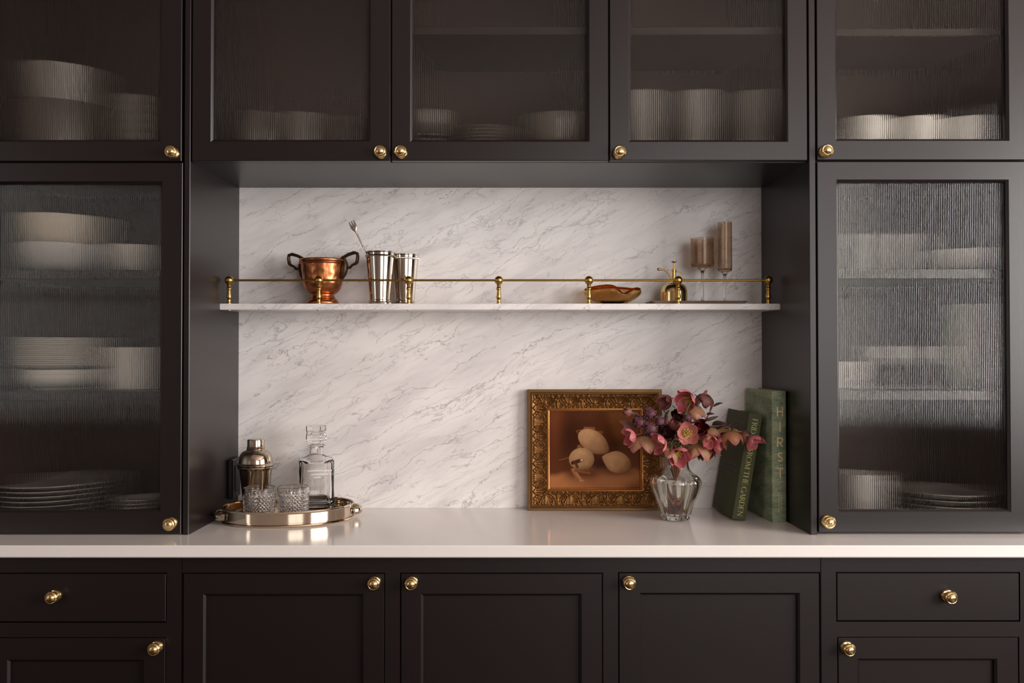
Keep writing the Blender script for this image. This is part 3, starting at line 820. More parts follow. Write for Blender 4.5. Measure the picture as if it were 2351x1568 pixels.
# decanter
Y = .268; k = (Y+CAMD)/F_PX
dc = thing('whiskey_decanter', 'square cut crystal decanter with a faceted block stopper on the oval tray', 'decanter', in_tray(725, Y), (0, 0, R(14)))
S = lambda py: P(1155, py, Y).z-ZI
NS = 96
def sq(hs, z, cor, bump=None):
    """rounded square loop; hs half side, cor corner size; bump(u, z) pushes a face in or out"""
    pts = []
    for i in range(NS):
        t = 2*PI*(i+.5)/NS; c, s = math.cos(t), math.sin(t)
        p = 2/max(cor, .02)
        q = (abs(c)**p+abs(s)**p)**(-1/p)
        x, y = hs*q*c, hs*q*s
        if bump:
            a, b_ = (x, y) if abs(x) > abs(y) else (y, x)
            d = bump(b_/hs, z) if abs(b_) < hs*.86 else bump(2, z)
            if abs(x) > abs(y): x += math.copysign(d, x)
            else: y += math.copysign(d, y)
        pts.append((x, y, z))
    return pts
hs = .0452
zsh, znb, znt, zlip = S(1052), S(1047), S(1024), S(1020.5)
def cut(u, z):
    d = 0
    for zc0, n in ((S(1080), 3), (S(1150), 3)):
        w = (z-zc0)/.0032
        if abs(w) < n/2+.2: d -= .0008*(1-abs(((w+n/2) % 1)*2-1))
    if abs(u) < .30 and S(1145) < z < S(1090): d -= .0009*abs(math.sin(u*PI/.12))
    return d
zs = [0.0, .002]+list(np.linspace(.004, zsh-.006, 70))
loops = [sq(hs-.004, 0, .35), sq(hs-.001, .0015, .3)]+[sq(hs, z, .25, cut) for z in zs[2:]]
loops += [sq(hs-.001, zsh-.003, .27), sq(hs-.004, zsh-.0005, .3), sq(hs*.7, zsh+.0035, .5), sq(16.5*k*1.25, znb+.002, .9), sq(16.4*k, znb+.005, 1), sq(16*k, znt-.004, 1), sq(18*k, znt-.0025, 1), sq(20*k, znt, 1), sq(20*k, zlip, 1), sq(18.5*k, zlip+.001, 1)]
inn = [sq(12.5*k, zlip+.0006, 1), sq(12*k, znb+.004, 1), sq(hs*.55, zsh-.003, .6), sq(hs-.009, zsh-.009, .35), sq(hs-.0075, .05, .35), sq(hs-.0075, .020, .35), sq(hs-.011, .015, .4)]
MB().loft(loops+inn).build('bottle', 'crystal', dc, angle=40, local=True)
zb_, zt_ = S(1012.5), S(976.5)
def oct_(r, z, n=8, ph=PI/8): return [(r*math.cos(2*PI*i/n+ph), r*math.sin(2*PI*i/n+ph), z) for i in range(n)]
rs = 24.5*k
lps = [oct_(9.5*k, znb+.010), oct_(12*k, zlip), oct_(12.5*k, zlip+.0012), oct_(9*k, zlip+.003), oct_(15*k, zb_-.0015), oct_(rs*.96, zb_), oct_(rs, zb_+.002)]
for q in range(4):
    z_ = S(998)+q*.0026; lps += [oct_(rs, z_), oct_(rs*.955, z_+.0010), oct_(rs, z_+.0020)]
lps += [oct_(rs, zt_-.002), oct_(rs*.95, zt_)]
MB().loft(lps).build('stopper', 'crystal', dc, smooth=False, local=True)

# two cut crystal tumblers
def tumbler(label, px, Y, ytop, hw, rot):
    k = (Y+CAMD)/F_PX; r1 = hw*k; r0 = r1*.925; H = P(1155, ytop, Y).z-ZI
    g = thing('crystal_tumbler', label, 'tumbler', in_tray(px, Y), (0, 0, rot), 'cut crystal tumblers on the tray')
    n = 26*8; v = []; f = []
    tri = lambda x: abs((x % 1)*2-1)
    zr = np.concatenate([[0.0012], np.linspace(.003, H*.80, 56), np.linspace(H*.83, H, 4)])
    loops = [[(r0*.93*math.cos(2*PI*i/n), r0*.93*math.sin(2*PI*i/n), 0) for i in range(n)]]
    for z in zr:
        q = z/H; rr = r0+(r1-r0)*q; ring = []
        for i in range(n):
            t = 2*PI*i/n; h = 0
            if .002 < z < H*.81:
                a, c = 26*t/(2*PI)+z/.0092, 26*t/(2*PI)-z/.0092
                h = (min(tri(a), tri(c))-.45)*.0036*min(1, (H*.81-z)/.003)
            ring.append(((rr+h)*math.cos(t), (rr+h)*math.sin(t), z))
        loops.append(ring)
    w = .0026
    for z in (H+.0006,): loops.append([((r1-w*.5)*math.cos(2*PI*i/n), (r1-w*.5)*math.sin(2*PI*i/n), z) for i in range(n)])
    for z in np.linspace(H-.0005, .011, 8):
        rr = r0+(r1-r0)*z/H-w*(1+.5*(1-z/H)); loops.append([(rr*math.cos(2*PI*i/n), rr*math.sin(2*PI*i/n), z) for i in range(n)])
    loops.append([((r0-w*3)*math.cos(2*PI*i/n), (r0-w*3)*math.sin(2*PI*i/n), .009) for i in range(n)])
    MB().loft(loops).build('body', 'crystal', g, angle=18, local=True)
tumbler('diamond cut crystal tumbler in front of the cocktail shaker on the tray', 595.5, .142, 1118.5, 36, .1)
tumbler('diamond cut crystal tumbler in front of the decanter on the tray', 673, .142, 1117, 36, .25)

# socket on the left side of the niche
ol = thing('wall_outlet', 'black socket plate on the dark left niche side behind the shaker', 'outlet', (niche_x(.31)[0], .31, P(1155, 1098, .3).z))
x_ = niche_x(.31)[0]; z0, z1 = P(530, 1144, .29).z, P(530, 1054, .29).z
ya, yb_ = .272, .345
MB().box(x_-.001, x_+.0125, ya, yb_, z0, z1, .0025).build('cover_plate', 'black', ol)
zm = (z0+z1)/2
MB().box(x_+.012, x_+.0145, ya+.018, yb_-.018, zm-.034, zm+.034, .002).build('socket_insert', 'black', ol)
for s in (-1, 1):
    MB().tube([(x_+.0143, ya+.036, zm+s*.042), (x_+.0153, ya+.036, zm+s*.042)], .003, 10).build('screw', 'steel', ol)

# ------------------------------------------------------------------ framed still life
YFR = .322
xf0, xf1, zf0, zf1 = rect_at(1212, 894.5, 1521.5, 1172, YFR)
zf0 = ZT
fr = thing('framed_painting', 'small still life in an ornate antique gold frame leaning against the marble', 'painting', ((xf0+xf1)/2, YFR, ZT), (R(-2.2), 0, 0))
W, Hh = xf1-xf0, (zf1-zf0)/math.cos(R(2.2))
k = (YFR+CAMD)/F_PX
def FR(d, y): return (-W/2+d, W/2-d, d, Hh-d, y)
e_out, e_in = 11.5*k, 43.5*k
# outer flat with fine steps, then scoop sides, sight edge
MB().rloops([FR(0, .022), FR(0, .001), FR(.0012, 0), FR(5.5*k, 0), FR(6*k, -.0008), FR(7.2*k, -.0012), FR(7.7*k, .0004), FR(8.6*k, -.0010), FR(9.8*k, -.0010), FR(10.6*k, .0012), FR(e_out, .0018), FR(e_out, .022)], True).build('outer_moulding', 'gold_edge', fr, local=True, angle=25)
MB().rloops([FR(e_in, .018), FR(e_in, .0042), FR(e_in+.9*k, .0026), FR(e_in+2.6*k, .0022), FR(e_in+4*k, .0040), FR(e_in+4.4*k, .0062), FR(e_in+6.6*k, .0072), FR(e_in+7.5*k, .011), FR(e_in+7.5*k, .018)], True).build('inner_moulding', 'gold_bead', fr, local=True, angle=25)
# carved acanthus band: relief as real geometry
def band_height(U, V):
    """U in periods (-.5 .. .5), V 0 outer .. 1 inner"""
    U = np.abs(U); h = np.zeros_like(U)
    def stroke(pts, w0, w1, amp, per=.9):
        nonlocal h
        pts = np.array(pts, float); n = 24
        tt = np.linspace(0, len(pts)-1, n); X = np.interp(tt, range(len(pts)), pts[:, 0]); Y = np.interp(tt, range(len(pts)), pts[:, 1])
        best = np.full(U.shape, 9.); ww = np.full(U.shape, w0)
        for i in range(n):
            d = np.hypot((U-X[i])*2.1, V-Y[i]); w = w0+(w1-w0)*i/(n-1); q = d/w
            m = q < best; best = np.where(m, q, best)
        h = np.maximum(h, amp*np.sqrt(np.clip(1-best**2, 0, 1)))
    for i, a in enumerate((0, .055, .11)):
        stroke([(a*.45, .66), (a*.8, .4), (a*1.25+.005, .12)], .05, .085, .0034-.0003*i)
    stroke([(.10, .62), (.155, .40), (.215, .2), (.255, .1)], .05, .1, .0032)
    stroke([(.17, .66), (.24, .52), (.31, .40), (.33, .24), (.29, .2)], .05, .09, .0036)
    stroke([(.13, .86), (.22, .78), (.31, .66), (.38, .5), (.40, .4)], .04, .08, .0030)
    stroke([(.5, .95), (.47, .72), (.5, .5), (.5, .1)], .06, .1, .0036)
    stroke([(.5, .6), (.45, .45), (.42, .3), (.44, .16)], .03, .075, .0030)
    stroke([(.34, .95), (.28, .88), (.31, .78), (.38, .80), (.38, .9)], .035, .05, .0024)
    stroke([(.03, .95), (.05, .82), (.0, .74)], .04, .05, .0022)
    stroke([(.16, .97), (.11, .9), (.06, .84)], .04, .045, .0022)
    h += .0006*np.sin(U*70)*np.clip(.75-V, 0, 1)*(h > .0012)
    return h
def relief_side(length, name, T):
    """a mitred run of carving along local x, V from outer (0) to inner (1) along +z"""
    wd = e_in-e_out; st = .00085
    nu, nv = int(length/st), int(wd/st)+1
    per = length/round(length/(57*k))
    u = np.linspace(0, 1, nu+1); vv = np.linspace(0, 1, nv+1)
    VV, UU = np.meshgrid(vv, u, indexing='ij')
    xs = -length/2+UU*length
    half = length/2-VV*wd                        # mitre
    X = np.clip(UU*2-1, -1, 1)*half
    ph = X/per; fr_ = ph-np.round(ph)
    h = band_height(fr_, VV)
    scoop = .0032*np.sin(VV*PI)-.0008+VV*.0028
    Yv = .0026+scoop-h
    v = np.stack([X, Yv, VV*wd], -1).reshape(-1, 3)
    I = np.arange((nv+1)*(nu+1)).reshape(nv+1, nu+1)
    f = np.stack([I[:-1, :-1], I[:-1, 1:], I[1:, 1:], I[1:, :-1]], -1).reshape(-1, 4)
    b = MB(); b.v = [tuple(T @ Vector(p)) for p in v]; b.f = [tuple(q) for q in f.tolist()]
    return b.build(name, 'gold_dark', fr, angle=0, local=True)
Rt = lambda a: Matrix.Rotation(a, 4, 'Y')
Lw, Lh_ = W-2*e_out, Hh-2*e_out
relief_side(Lw, 'carved_band', Matrix.Translation((0, 0, e_out)))
relief_side(Lw, 'carved_band', Matrix.Translation((0, 0, Hh-e_out)) @ Rt(PI))
relief_side(Lh_, 'carved_band', Matrix.Translation((-W/2+e_out, 0, Hh/2)) @ Rt(PI/2))
relief_side(Lh_, 'carved_band', Matrix.Translation((W/2-e_out, 0, Hh/2)) @ Rt(-PI/2))
MB().rloops([FR(.004, .0215), FR(.004, .0225), FR(.06, .0225), FR(.06, .0215)], True).build('backing', 'gold_edge', fr, local=True)
# the canvas: flat painted picture, colours per point of a fine grid
gx, gz = 260, 216
ux = np.linspace(0, 1, gx+1); uz = np.linspace(0, 1, gz+1)
Zg, Xg = np.meshgrid(uz, ux, indexing='ij')
x = 400+Xg*1015; y = 1190-Zg*840                     # photograph-crop units of the picture
def L3(r, g, b): return np.array(lin(r, g, b)[:3])
def sm(a, b, t): q = np.clip((t-a)/(b-a), 0, 1); return q*q*(3-2*q)
img = np.zeros(x.shape+(3,))
def over(mask, col): 
    global img
    img = img*(1-mask[..., None])+mask[..., None]*(col if getattr(col, 'ndim', 1) == 3 else np.broadcast_to(col, img.shape))
rng = np.random.RandomState(3)
def fnoise(sc, seed):
    r_ = np.random.RandomState(seed); out = np.zeros(x.shape)
    for o_ in range(4):
        g = r_.rand(int(6*sc*2**o_)+3, int(7*sc*2**o_)+3); yy = Zg*(g.shape[0]-2); xx = Xg*(g.shape[1]-2); iy = yy.astype(int); ix = xx.astype(int); fy, fx = yy-iy, xx-ix
        out += ((g[iy, ix]*(1-fx)+g[iy, ix+1]*fx)*(1-fy)+(g[iy+1, ix]*(1-fx)+g[iy+1, ix+1]*fx)*fy-.5)/2**o_
    return out
n1_, n2_ = fnoise(1, 1), fnoise(2, 2)
over(np.ones(x.shape), L3(92, 50, 27))
over(.8*sm(980, 1120, x-(y-350)*.25+n1_*30), L3(134, 86, 50))
over(.75*np.exp(-((x-640)/210)**2-((y-620)/300)**2), L3(58, 28, 15))
over(.55*np.exp(-((x-470)/90)**2-((y-500)/330)**2), L3(126, 70, 40))
over(.8*sm(560, 760, y)*sm(1050, 1250, x), L3(84, 46, 28))
floor_ = sm(930, 1010, y+n1_*40-40*np.exp(-((x-450)/200)**2)*2)
over(floor_, L3(168, 110, 72)); over(.5*floor_*sm(1100, 1190, y)*sm(1180, 1350, x), L3(96, 52, 32))
over(.9*np.exp(-(((x-760)/190)**4)-((y-1030)/70)**2), L3(84, 44, 26))
over(.95*np.exp(-(((x-1010)/150)**4)-((y-930)/95)**2), L3(62, 30, 18))
over(.8*np.exp(-(((x-1180)/190)**2)-((y-1010)/45)**2), L3(78, 42, 26))
over(.7*np.exp(-(((x-1130)/80)**2)-((y-720)/90)**2), L3(58, 28, 16))
def bulb(cx, cy, rx, ry, ang, tip, light, dark, lx, ly):
    ca, sa = math.cos(ang), math.sin(ang); X = ((x-cx)*ca+(y-cy)*sa)/rx; Y = (-(x-cx)*sa+(y-cy)*ca)/ry
    Ys = Y/np.clip(1-tip*np.clip(X, 0, 1.2)**2, .2, 1)
    rr_ = np.hypot(X, Ys); mk = sm(1.02, .97, rr_)
    lit = np.clip(((x-cx)*lx+(y-cy)*ly)/max(rx, ry), -1, 1)
    shade = np.clip(.62+.42*lit-.45*np.clip(rr_-.55, 0, 1)+.12*n2_, 0, 1)
    over(mk, dark+(light-dark)*shade[..., None])
lt, dkc = L3(230, 180, 134), L3(104, 60, 36)
leaf = lambda pts, w, c: [over(sm(w, w*.7, np.hypot(x-a, y-b)), c) for a, b in pts]
def line(p, q, w, c, n=26): leaf([(p[0]+(q[0]-p[0])*i/n, p[1]+(q[1]-p[1])*i/n) for i in range(n+1)], w, c)
line((800, 560), (990, 585), 17, L3(132, 84, 52)); line((800, 540), (900, 545), 18, L3(152, 100, 64))
line((705, 570), (740, 610), 5, L3(150, 98, 62)); line((705, 568), (830, 545), 6, L3(140, 88, 54)); line((510, 888), (640, 850), 5, L3(140, 84, 50))
line((735, 740), (760, 780), 26, L3(150, 96, 60))
bulb(900, 690, 195, 118, R(32), .35, lt, dkc, -.45, -.85)
bulb(1150, 905, 168, 118, R(200), .55, L3(216, 168, 122), dkc, -.45, -.8)
bulb(762, 875, 141, 124, 0, 0, L3(220, 176, 128), dkc, -.3, -.9)
line((660, 915), (745, 890), 22, L3(78, 42, 26)); line((745, 893), (775, 885), 12, L3(120, 74, 46)); line((756, 884), (770, 884), 8, L3(236, 208, 172))
line((690, 905), (715, 960), 16, L3(92, 52, 32))
line((655, 985), (720, 1105), 17, L3(140, 94, 62)); line((675, 990), (760, 1105), 17, L3(166, 116, 78)); line((740, 1108), (785, 1108), 9, L3(178, 126, 86))
line((690, 1000), (850, 1025), 14, L3(134, 80, 50))
g_ = img.mean(-1, keepdims=True)
img = np.clip((g_+(img-g_)*1.06)*(1+.10*n2_[..., None]), 0, 1)
cxl, cxr = e_in+6*k, e_in+6*k
v = np.stack([-W/2+e_in+6*k+Xg*(W-2*e_in-12*k), np.full(x.shape, .0125), e_in+6*k+Zg*(Hh-2*e_in-12*k)], -1).reshape(-1, 3)
I = np.arange(v.shape[0]).reshape(gz+1, gx+1)
f = np.stack([I[:-1, :-1], I[:-1, 1:], I[1:, 1:], I[1:, :-1]], -1).reshape(-1, 4)
m_, nt, b = mat('oil_paint'); at = nt.nodes.new('ShaderNodeVertexColor'); at.layer_name = 'picture'
nt.links.new(at.outputs['Color'], b.inputs['Base Color']); b.inputs['Roughness'].default_value = .55; b.inputs['Specular IOR Level'].default_value = .08
me = bpy.data.meshes.new('canvas'); me.from_pydata(v.tolist(), [], f.tolist()); me.update(); me.materials.append(m_)
ca = me.color_attributes.new('picture', 'FLOAT_COLOR', 'POINT')
ca.data.foreach_set('color', np.concatenate([img.reshape(-1, 3), np.ones((v.shape[0], 1))], 1).astype(np.float32).ravel())
link('canvas', me, fr)

# ------------------------------------------------------------------ lettering (stroke built)
def arc_band(cx, cz, rx, rz, tx, tz, a0, a1, n=20):
    """curved stroke between an outer and an inner ellipse"""
    o = [(cx+rx*math.cos(t), cz+rz*math.sin(t)) for t in np.linspace(a0, a1, n)]
    i = [(cx+(rx-tx)*math.cos(t), cz+(rz-tz)*math.sin(t)) for t in np.linspace(a0, a1, n)]
    return [[o[j], o[j+1], i[j+1], i[j]] for j in range(n-1)]
def bar(x0, z0, x1, z1, w):
    dx, dz = x1-x0, z1-z0; l = math.hypot(dx, dz); nx, nz = -dz/l*w/2, dx/l*w/2
    return [[(x0+nx, z0+nz), (x0-nx, z0-nz), (x1-nx, z1-nz), (x1+nx, z1+nz)]]
def stem_(x, w, z0=0, z1=1, s=.055, t=.03, foot=True, head=True):
    q = bar(x, z0, x, z1, w)
    if foot: q += bar(x-w/2-s, z0+t/2, x+w/2+s, z0+t/2, t)
    if head: q += bar(x-w/2-s, z1-t/2, x+w/2+s, z1-t/2, t)
    return q
T1, T2 = .095, .034
D2R = PI/180
SERIF = {
 'F': (.50, stem_(.12, T1)+bar(.12, 1-T2/2, .46, 1-T2/2, T2)+bar(.45, .99, .46, .84, T2)+bar(.12, .53, .36, .53, T2)+bar(.36, .60, .36, .46, T2)),
 'R': (.60, stem_(.12, T1)+arc_band(.20, .76, .27, .24, T1, T2, -PI/2, PI/2)+bar(.12, .983, .2, .983, T2)+bar(.12, .537, .22, .537, T2)+bar(.24, .54, .54, .03, T1*.9)+bar(.50, .017, .62, .017, T2)),
 'I': (.28, stem_(.14, T1)),
 'D': (.72, stem_(.12, T1)+arc_band(.24, .5, .42, .5, T1, T2, -PI/2, PI/2)+bar(.12, .983, .25, .983, T2)+bar(.12, .017, .25, .017, T2)),
 'A': (.66, bar(.10, 0, .33, .98, T2)+bar(.33, 1.0, .57, 0, T1)+bar(.19, .36, .47, .36, T2)+bar(.02, .017, .18, .017, T2)+bar(.48, .017, .66, .017, T2)),
 'Y': (.62, stem_(.31, T1, 0, .5, head=False)+bar(.06, .98, .31, .46, T1)+bar(.56, .98, .32, .46, T2)+bar(0, .983, .16, .983, T2)+bar(.48, .983, .62, .983, T2)),
 'S': (.46, arc_band(.23, .745, .19, .255, T1*.8, T2, 40*D2R, 270*D2R)+arc_band(.23, .255, .20, .255, T1*.8, T2, -140*D2R, 90*D2R)),
 'O': (.82, arc_band(.41, .5, .38, .5, T1, T2, 0, 2*PI, 36)),
 'M': (.86, bar(.12, 0, .16, .98, T2)+bar(.15, .98, .43, .06, T1)+bar(.43, .06, .70, .98, T2)+stem_(.72, T1, head=False)+bar(.04, .017, .2, .017, T2)+bar(.08, .983, .16, .983, T2)+bar(.7, .983, .8, .983, T2)),
 'T': (.60, stem_(.30, T1, head=False)+bar(.03, .983, .57, .983, T2)+bar(.03, .98, .03, .84, T2)+bar(.57, .98, .57, .84, T2)),
 'H': (.74, stem_(.14, T1)+stem_(.60, T1)+bar(.14, .52, .6, .52, T2)),
 'E': (.52, stem_(.12, T1)+bar(.12, .983, .46, .983, T2)+bar(.12, .017, .48, .017, T2)+bar(.12, .53, .38, .53, T2)+bar(.46, .98, .46, .86, T2)+bar(.48, .02, .48, .15, T2)+bar(.38, .6, .38, .46, T2)),
 'G': (.76, arc_band(.41, .5, .38, .5, T1, T2, 40*D2R, 320*D2R, 30)+stem_(.68, T1*.9, .03, .42, foot=False)),
 'N': (.76, stem_(.14, T2*1.2)+bar(.13, .98, .62, .03, T1)+bar(.62, 0, .62, .98, T2*1.2)+bar(.54, .983, .72, .983, T2)),
 ' ': (.26, [])}
SW = .135
SANS = {
 'H': (.68, bar(SW/2, 0, SW/2, 1, SW)+bar(.68-SW/2, 0, .68-SW/2, 1, SW)+bar(SW, .52, .68-SW, .52, SW*.9)),
 'I': (SW, bar(SW/2, 0, SW/2, 1, SW)),
 'R': (.66, bar(SW/2, 0, SW/2, 1, SW)+bar(SW/2, 1-SW/2, .36, 1-SW/2, SW)+bar(SW/2, .46, .36, .46, SW)+arc_band(.36, .697, .30, .303, SW, SW, -PI/2, PI/2)+bar(.30, .44, .60, .0, SW*1.05)),
 'S': (.60, arc_band(.30, .735, .27, .265, SW, SW, 25*D2R, 270*D2R, 24)+arc_band(.30, .268, .29, .268, SW, SW, -155*D2R, 90*D2R, 24)),
 'T': (.66, bar(.33, 0, .33, 1, SW)+bar(0, 1-SW/2, .66, 1-SW/2, SW))}
def quads(polys, T):
    b = MB()
    for q in polys: b.add([(p[0], 0, p[1]) for p in q], [(0, 1, 2, 3)], T)
    return b

# pale sage cloth book, upright in the corner
Hb, Tb, Db = .322, .0375, .19
p0 = P(1790.5, 1200, .155); yaw = R(4)
hb_ = thing('cloth_book', 'thick sage green cloth book with gold capitals on its spine, upright in the corner', 'book', (P(1790, 1200, .155).x-.0005, .155, ZT), (0, 0, yaw))
def book_case(root, T, D, H, m, round_=0.004):
    """hollow case: spine towards -y, boards both sides, open at the fore edge (+y)"""
    b = MB(); t = .003
    sp = [(-T/2, .004), (-T/2+.0012, .0008), (-T/2+.006, -round_*.6), (0, -round_), (T/2-.006, -round_*.6), (T/2-.0012, .0008), (T/2, .004)]
    out = [(-T/2, D), (-T/2, .016), (-T/2+.0011, .012), (-T/2+.0011, .0095), (-T/2, .006)]+sp[1:-1]+[(T/2, .006), (T/2-.0011, .0095), (T/2-.0011, .012), (T/2, .016), (T/2, D)]
    inn = [(T/2-t, D), (T/2-t, .012), (T/2-t-.002, .006), (0, -round_+.004), (-T/2+t+.002, .006), (-T/2+t, .012), (-T/2+t, D)]
    lp_ = out+inn
    lo = [[(x, y, z) for x, y in lp_] for z in (0, H)]
    n = len(lp_); v = lo[0]+lo[1]; f = [(i, (i+1) % n, n+(i+1) % n, n+i) for i in range(n)]
    # caps as strips between matching outer and inner points
    from mathutils.geometry import tessellate_polygon
    tri = tessellate_polygon([[Vector((x, y, 0)) for x, y in lp_]])
    for a, b_, c in tri: f.append((a, c, b_)); f.append((n+a, n+b_, n+c))
    b.add(v, f)
    b.build('cover', m, root, angle=38, local=True)
    MB().box(-T/2+t+.0003, T/2-t-.0003, .009, D-.005, .003, H-.003).build('pages', 'pages', root, local=True)
book_case(hb_, Tb, Db, Hb, 'book_sage', .0035)
kz = (.152+CAMD)/F_PX
for ch, cy in (('H', 945.2), ('I', 979.8), ('R', 1015), ('S', 1049.2), ('T', 1084.6)):
    wd, pl = SANS[ch]; s = 21.8*kz; zc_ = P(1155, cy, .1515).z-ZT-s/2
    b = quads(pl, Matrix.Translation((.0012-wd*s/2, 0, zc_)) @ Matrix.Scale(s, 4))
    b.v = [(x, -.0039+.0012*(abs(x)/(Tb/2))**2*3, z) for x, y, z in b.v]
    b.build('letter', 'gilt', hb_, local=True, smooth=False)
def small_text(body, T, size, parent, m, name):
    cu = bpy.data.curves.new(name, 'FONT'); cu.body = body; cu.size = size; cu.align_x = 'LEFT'; cu.resolution_u = 2
    o = bpy.data.objects.new('tmp', cu); COL.objects.link(o)
    me = bpy.data.meshes.new_from_object(o.evaluated_get(bpy.context.evaluated_depsgraph_get())); bpy.data.objects.remove(o)
    me.materials.clear(); me.materials.append(M[m]); me.transform(T)
    return link(name, me, parent)
# text plane (x right, y up) -> spine (reads downwards): x -> -z, y -> +x
DOWN = Matrix(((0, 1, 0, 0), (0, 0, -1, 0), (-1, 0, 0, 0), (0, 0, 0, 1)))
UPR = Matrix(((1, 0, 0, 0), (0, 0, -1, 0), (0, 1, 0, 0), (0, 0, 0, 1)))
zz = lambda cy: P(1155, cy, .1515).z-ZT
small_text('pod contemporaries', Matrix.Translation((-.0035, -.0036, zz(1130))) @ DOWN, .0058, hb_, 'gilt', 'subtitle')
small_text('Fashion Cancer', Matrix.Translation((.0022, -.0036, zz(1136))) @ DOWN, .0056, hb_, 'gilt', 'subtitle')
small_text('LONDON', Matrix.Translation((-.0068, -.0036, zz(914.5))) @ UPR, .0027, hb_, 'gilt', 'imprint')

# dark green book leaning on it
Tf, Df, Hf = .0355, .172, .265
lean = R(9.7)
pv = P(1713.2, 1195, .172)                     # bottom right corner of the spine
fb = thing('garden_book', 'dark green book with a gold serif title leaning to the right against the taller book', 'book', (pv.x, .176, ZT+.0004), (0, lean, R(3.5)))
piv = MB()
class Sub: pass
def shift_children(root, dx):
    for c in root.children: c.location.x += dx; WM[c] = WM[root] @ Matrix.LocRotScale(c.location, c.rotation_euler, c.scale)
book_case(fb, Tf, Df, Hf, 'book_dark', .0012)
txt = 'FRIDAYS FROM THE GARDEN'
kern = -.035
tot = sum(SERIF[c][0]+kern for c in txt); Ls = .244; cap = .0132
sx_ = Ls/tot
polys = []; px_ = 0
for c in txt:
    wd, pl = SERIF[c]; polys += [[(px_+a, z) for a, z in q] for q in pl]; px_ += wd+kern
b = MB()
for q in polys: b.add([(( z-.5)*cap, -.0016, Hf-.0125-a*sx_) for a, z in q], [(0, 1, 2, 3)])
b.build('spine_title', 'gilt2', fb, local=True, smooth=False)['kind'] = 'stuff'
# faint blind-stamped lines on the front board
def faint(z, y0, y1, h):
    b = MB(); y = y0; r_ = random.Random(int(z*1e4))
    while y < y1:
        w_ = r_.uniform(.004, .012); b.add([(-Tf/2-.0003, y+w_, z), (-Tf/2-.0003, y, z), (-Tf/2-.0003, y, z+h), (-Tf/2-.0003, y+w_, z+h)], [(0, 1, 2, 3)]); y += w_+.003
    o_ = b.build('stamped_line', 'foil_faint', fb, local=True, smooth=False); o_['kind'] = 'stuff'
for z_, y0_, y1_ in ((.234, .02, .15), (.215, .03, .12), (.127, .03, .16), (.114, .02, .16), (.102, .05, .16)): faint(z_, y0_, y1_, .006)
shift_children(fb, -Tf/2)

# ------------------------------------------------------------------ vase
VY = .195; k = (VY+CAMD)/F_PX; VX = P(1551, 1190, VY).x
vs = thing('glass_vase', 'fluted clear glass vase with water, standing before the gold frame', 'vase', (VX, VY, ZT))
S = lambda py: P(1155, py, VY).z-ZT
hv = S(1044)
vp = [(0, .0), (.030, 0), (.0345, .001), (.0360, .004), (.0362, .010), (.0385, .020), (.0435, .036), (.0515, .055), (.0585, .072), (.0625, .086), (.0632, .094), (.0612, .102), (.0555, .109), (.0455, .116), (.0370, .123), (.0335, .131), (.0325, .142), (.0335, hv-.006), (.036, hv-.001), (.0362, hv)]
def smooth_prof(pr, n):
    z = np.array([p[1] for p in pr]); r = np.array([p[0] for p in pr]); s = np.concatenate([[0], np.cumsum(np.hypot(np.diff(z), np.diff(r)))])
    q = np.linspace(0, s[-1], n); rr = np.interp(q, s, r); zz_ = np.interp(q, s, z)
    for _ in range(2):
        rr[2:-1] = (rr[1:-2]+2*rr[2:-1]+rr[3:])/4 if False else (np.convolve(rr, [.25, .5, .25], 'same')[2:-1]); zz_[2:-1] = np.convolve(zz_, [.25, .5, .25], 'same')[2:-1]
    return list(zip(rr.tolist(), zz_.tolist()))
op = smooth_prof(vp, 64)
NF = 15
def flute(t, r, z):
    a = max(0, min(1, (z-.002)/.012))*max(0, min(1, (.113-z)/.016))
    c = abs(math.sin(NF*t/2+.4))
    return r*(1+(.075*c-.055)*a)
nV = 15*12
th = .0042
loopsV = [[(flute(2*PI*i/nV, r, z)*math.cos(2*PI*i/nV), flute(2*PI*i/nV, r, z)*math.sin(2*PI*i/nV), z) for i in range(nV)] for r, z in op[1:]]
inner = [(max(r-th, .004), z) for r, z in op if .013 < z < hv-.002]
loopsV += [[((r)*math.cos(2*PI*i/nV), (r)*math.sin(2*PI*i/nV), z) for i in range(nV)] for r, z in [(op[-1][0]-th*.5, hv+.0012)]+inner[::-1]+[(inner[0][0]*.7, .0115)]]
MB().loft(loopsV).build('body', 'glass', vs, angle=30, local=True)
zw = S(1097)
wi = [(r-.0004, z) for r, z in inner if z < zw-.003]
rw = np.interp(zw, [z for r, z in inner], [r for r, z in inner])-.0004
MB().lathe([(0, .0122), (inner[0][0]*.7, .0122)]+wi+[(rw, zw-.0008), (rw-.001, zw), (0, zw)], 64).build('water', 'water', vs, local=True)
VRIM = ZT+hv
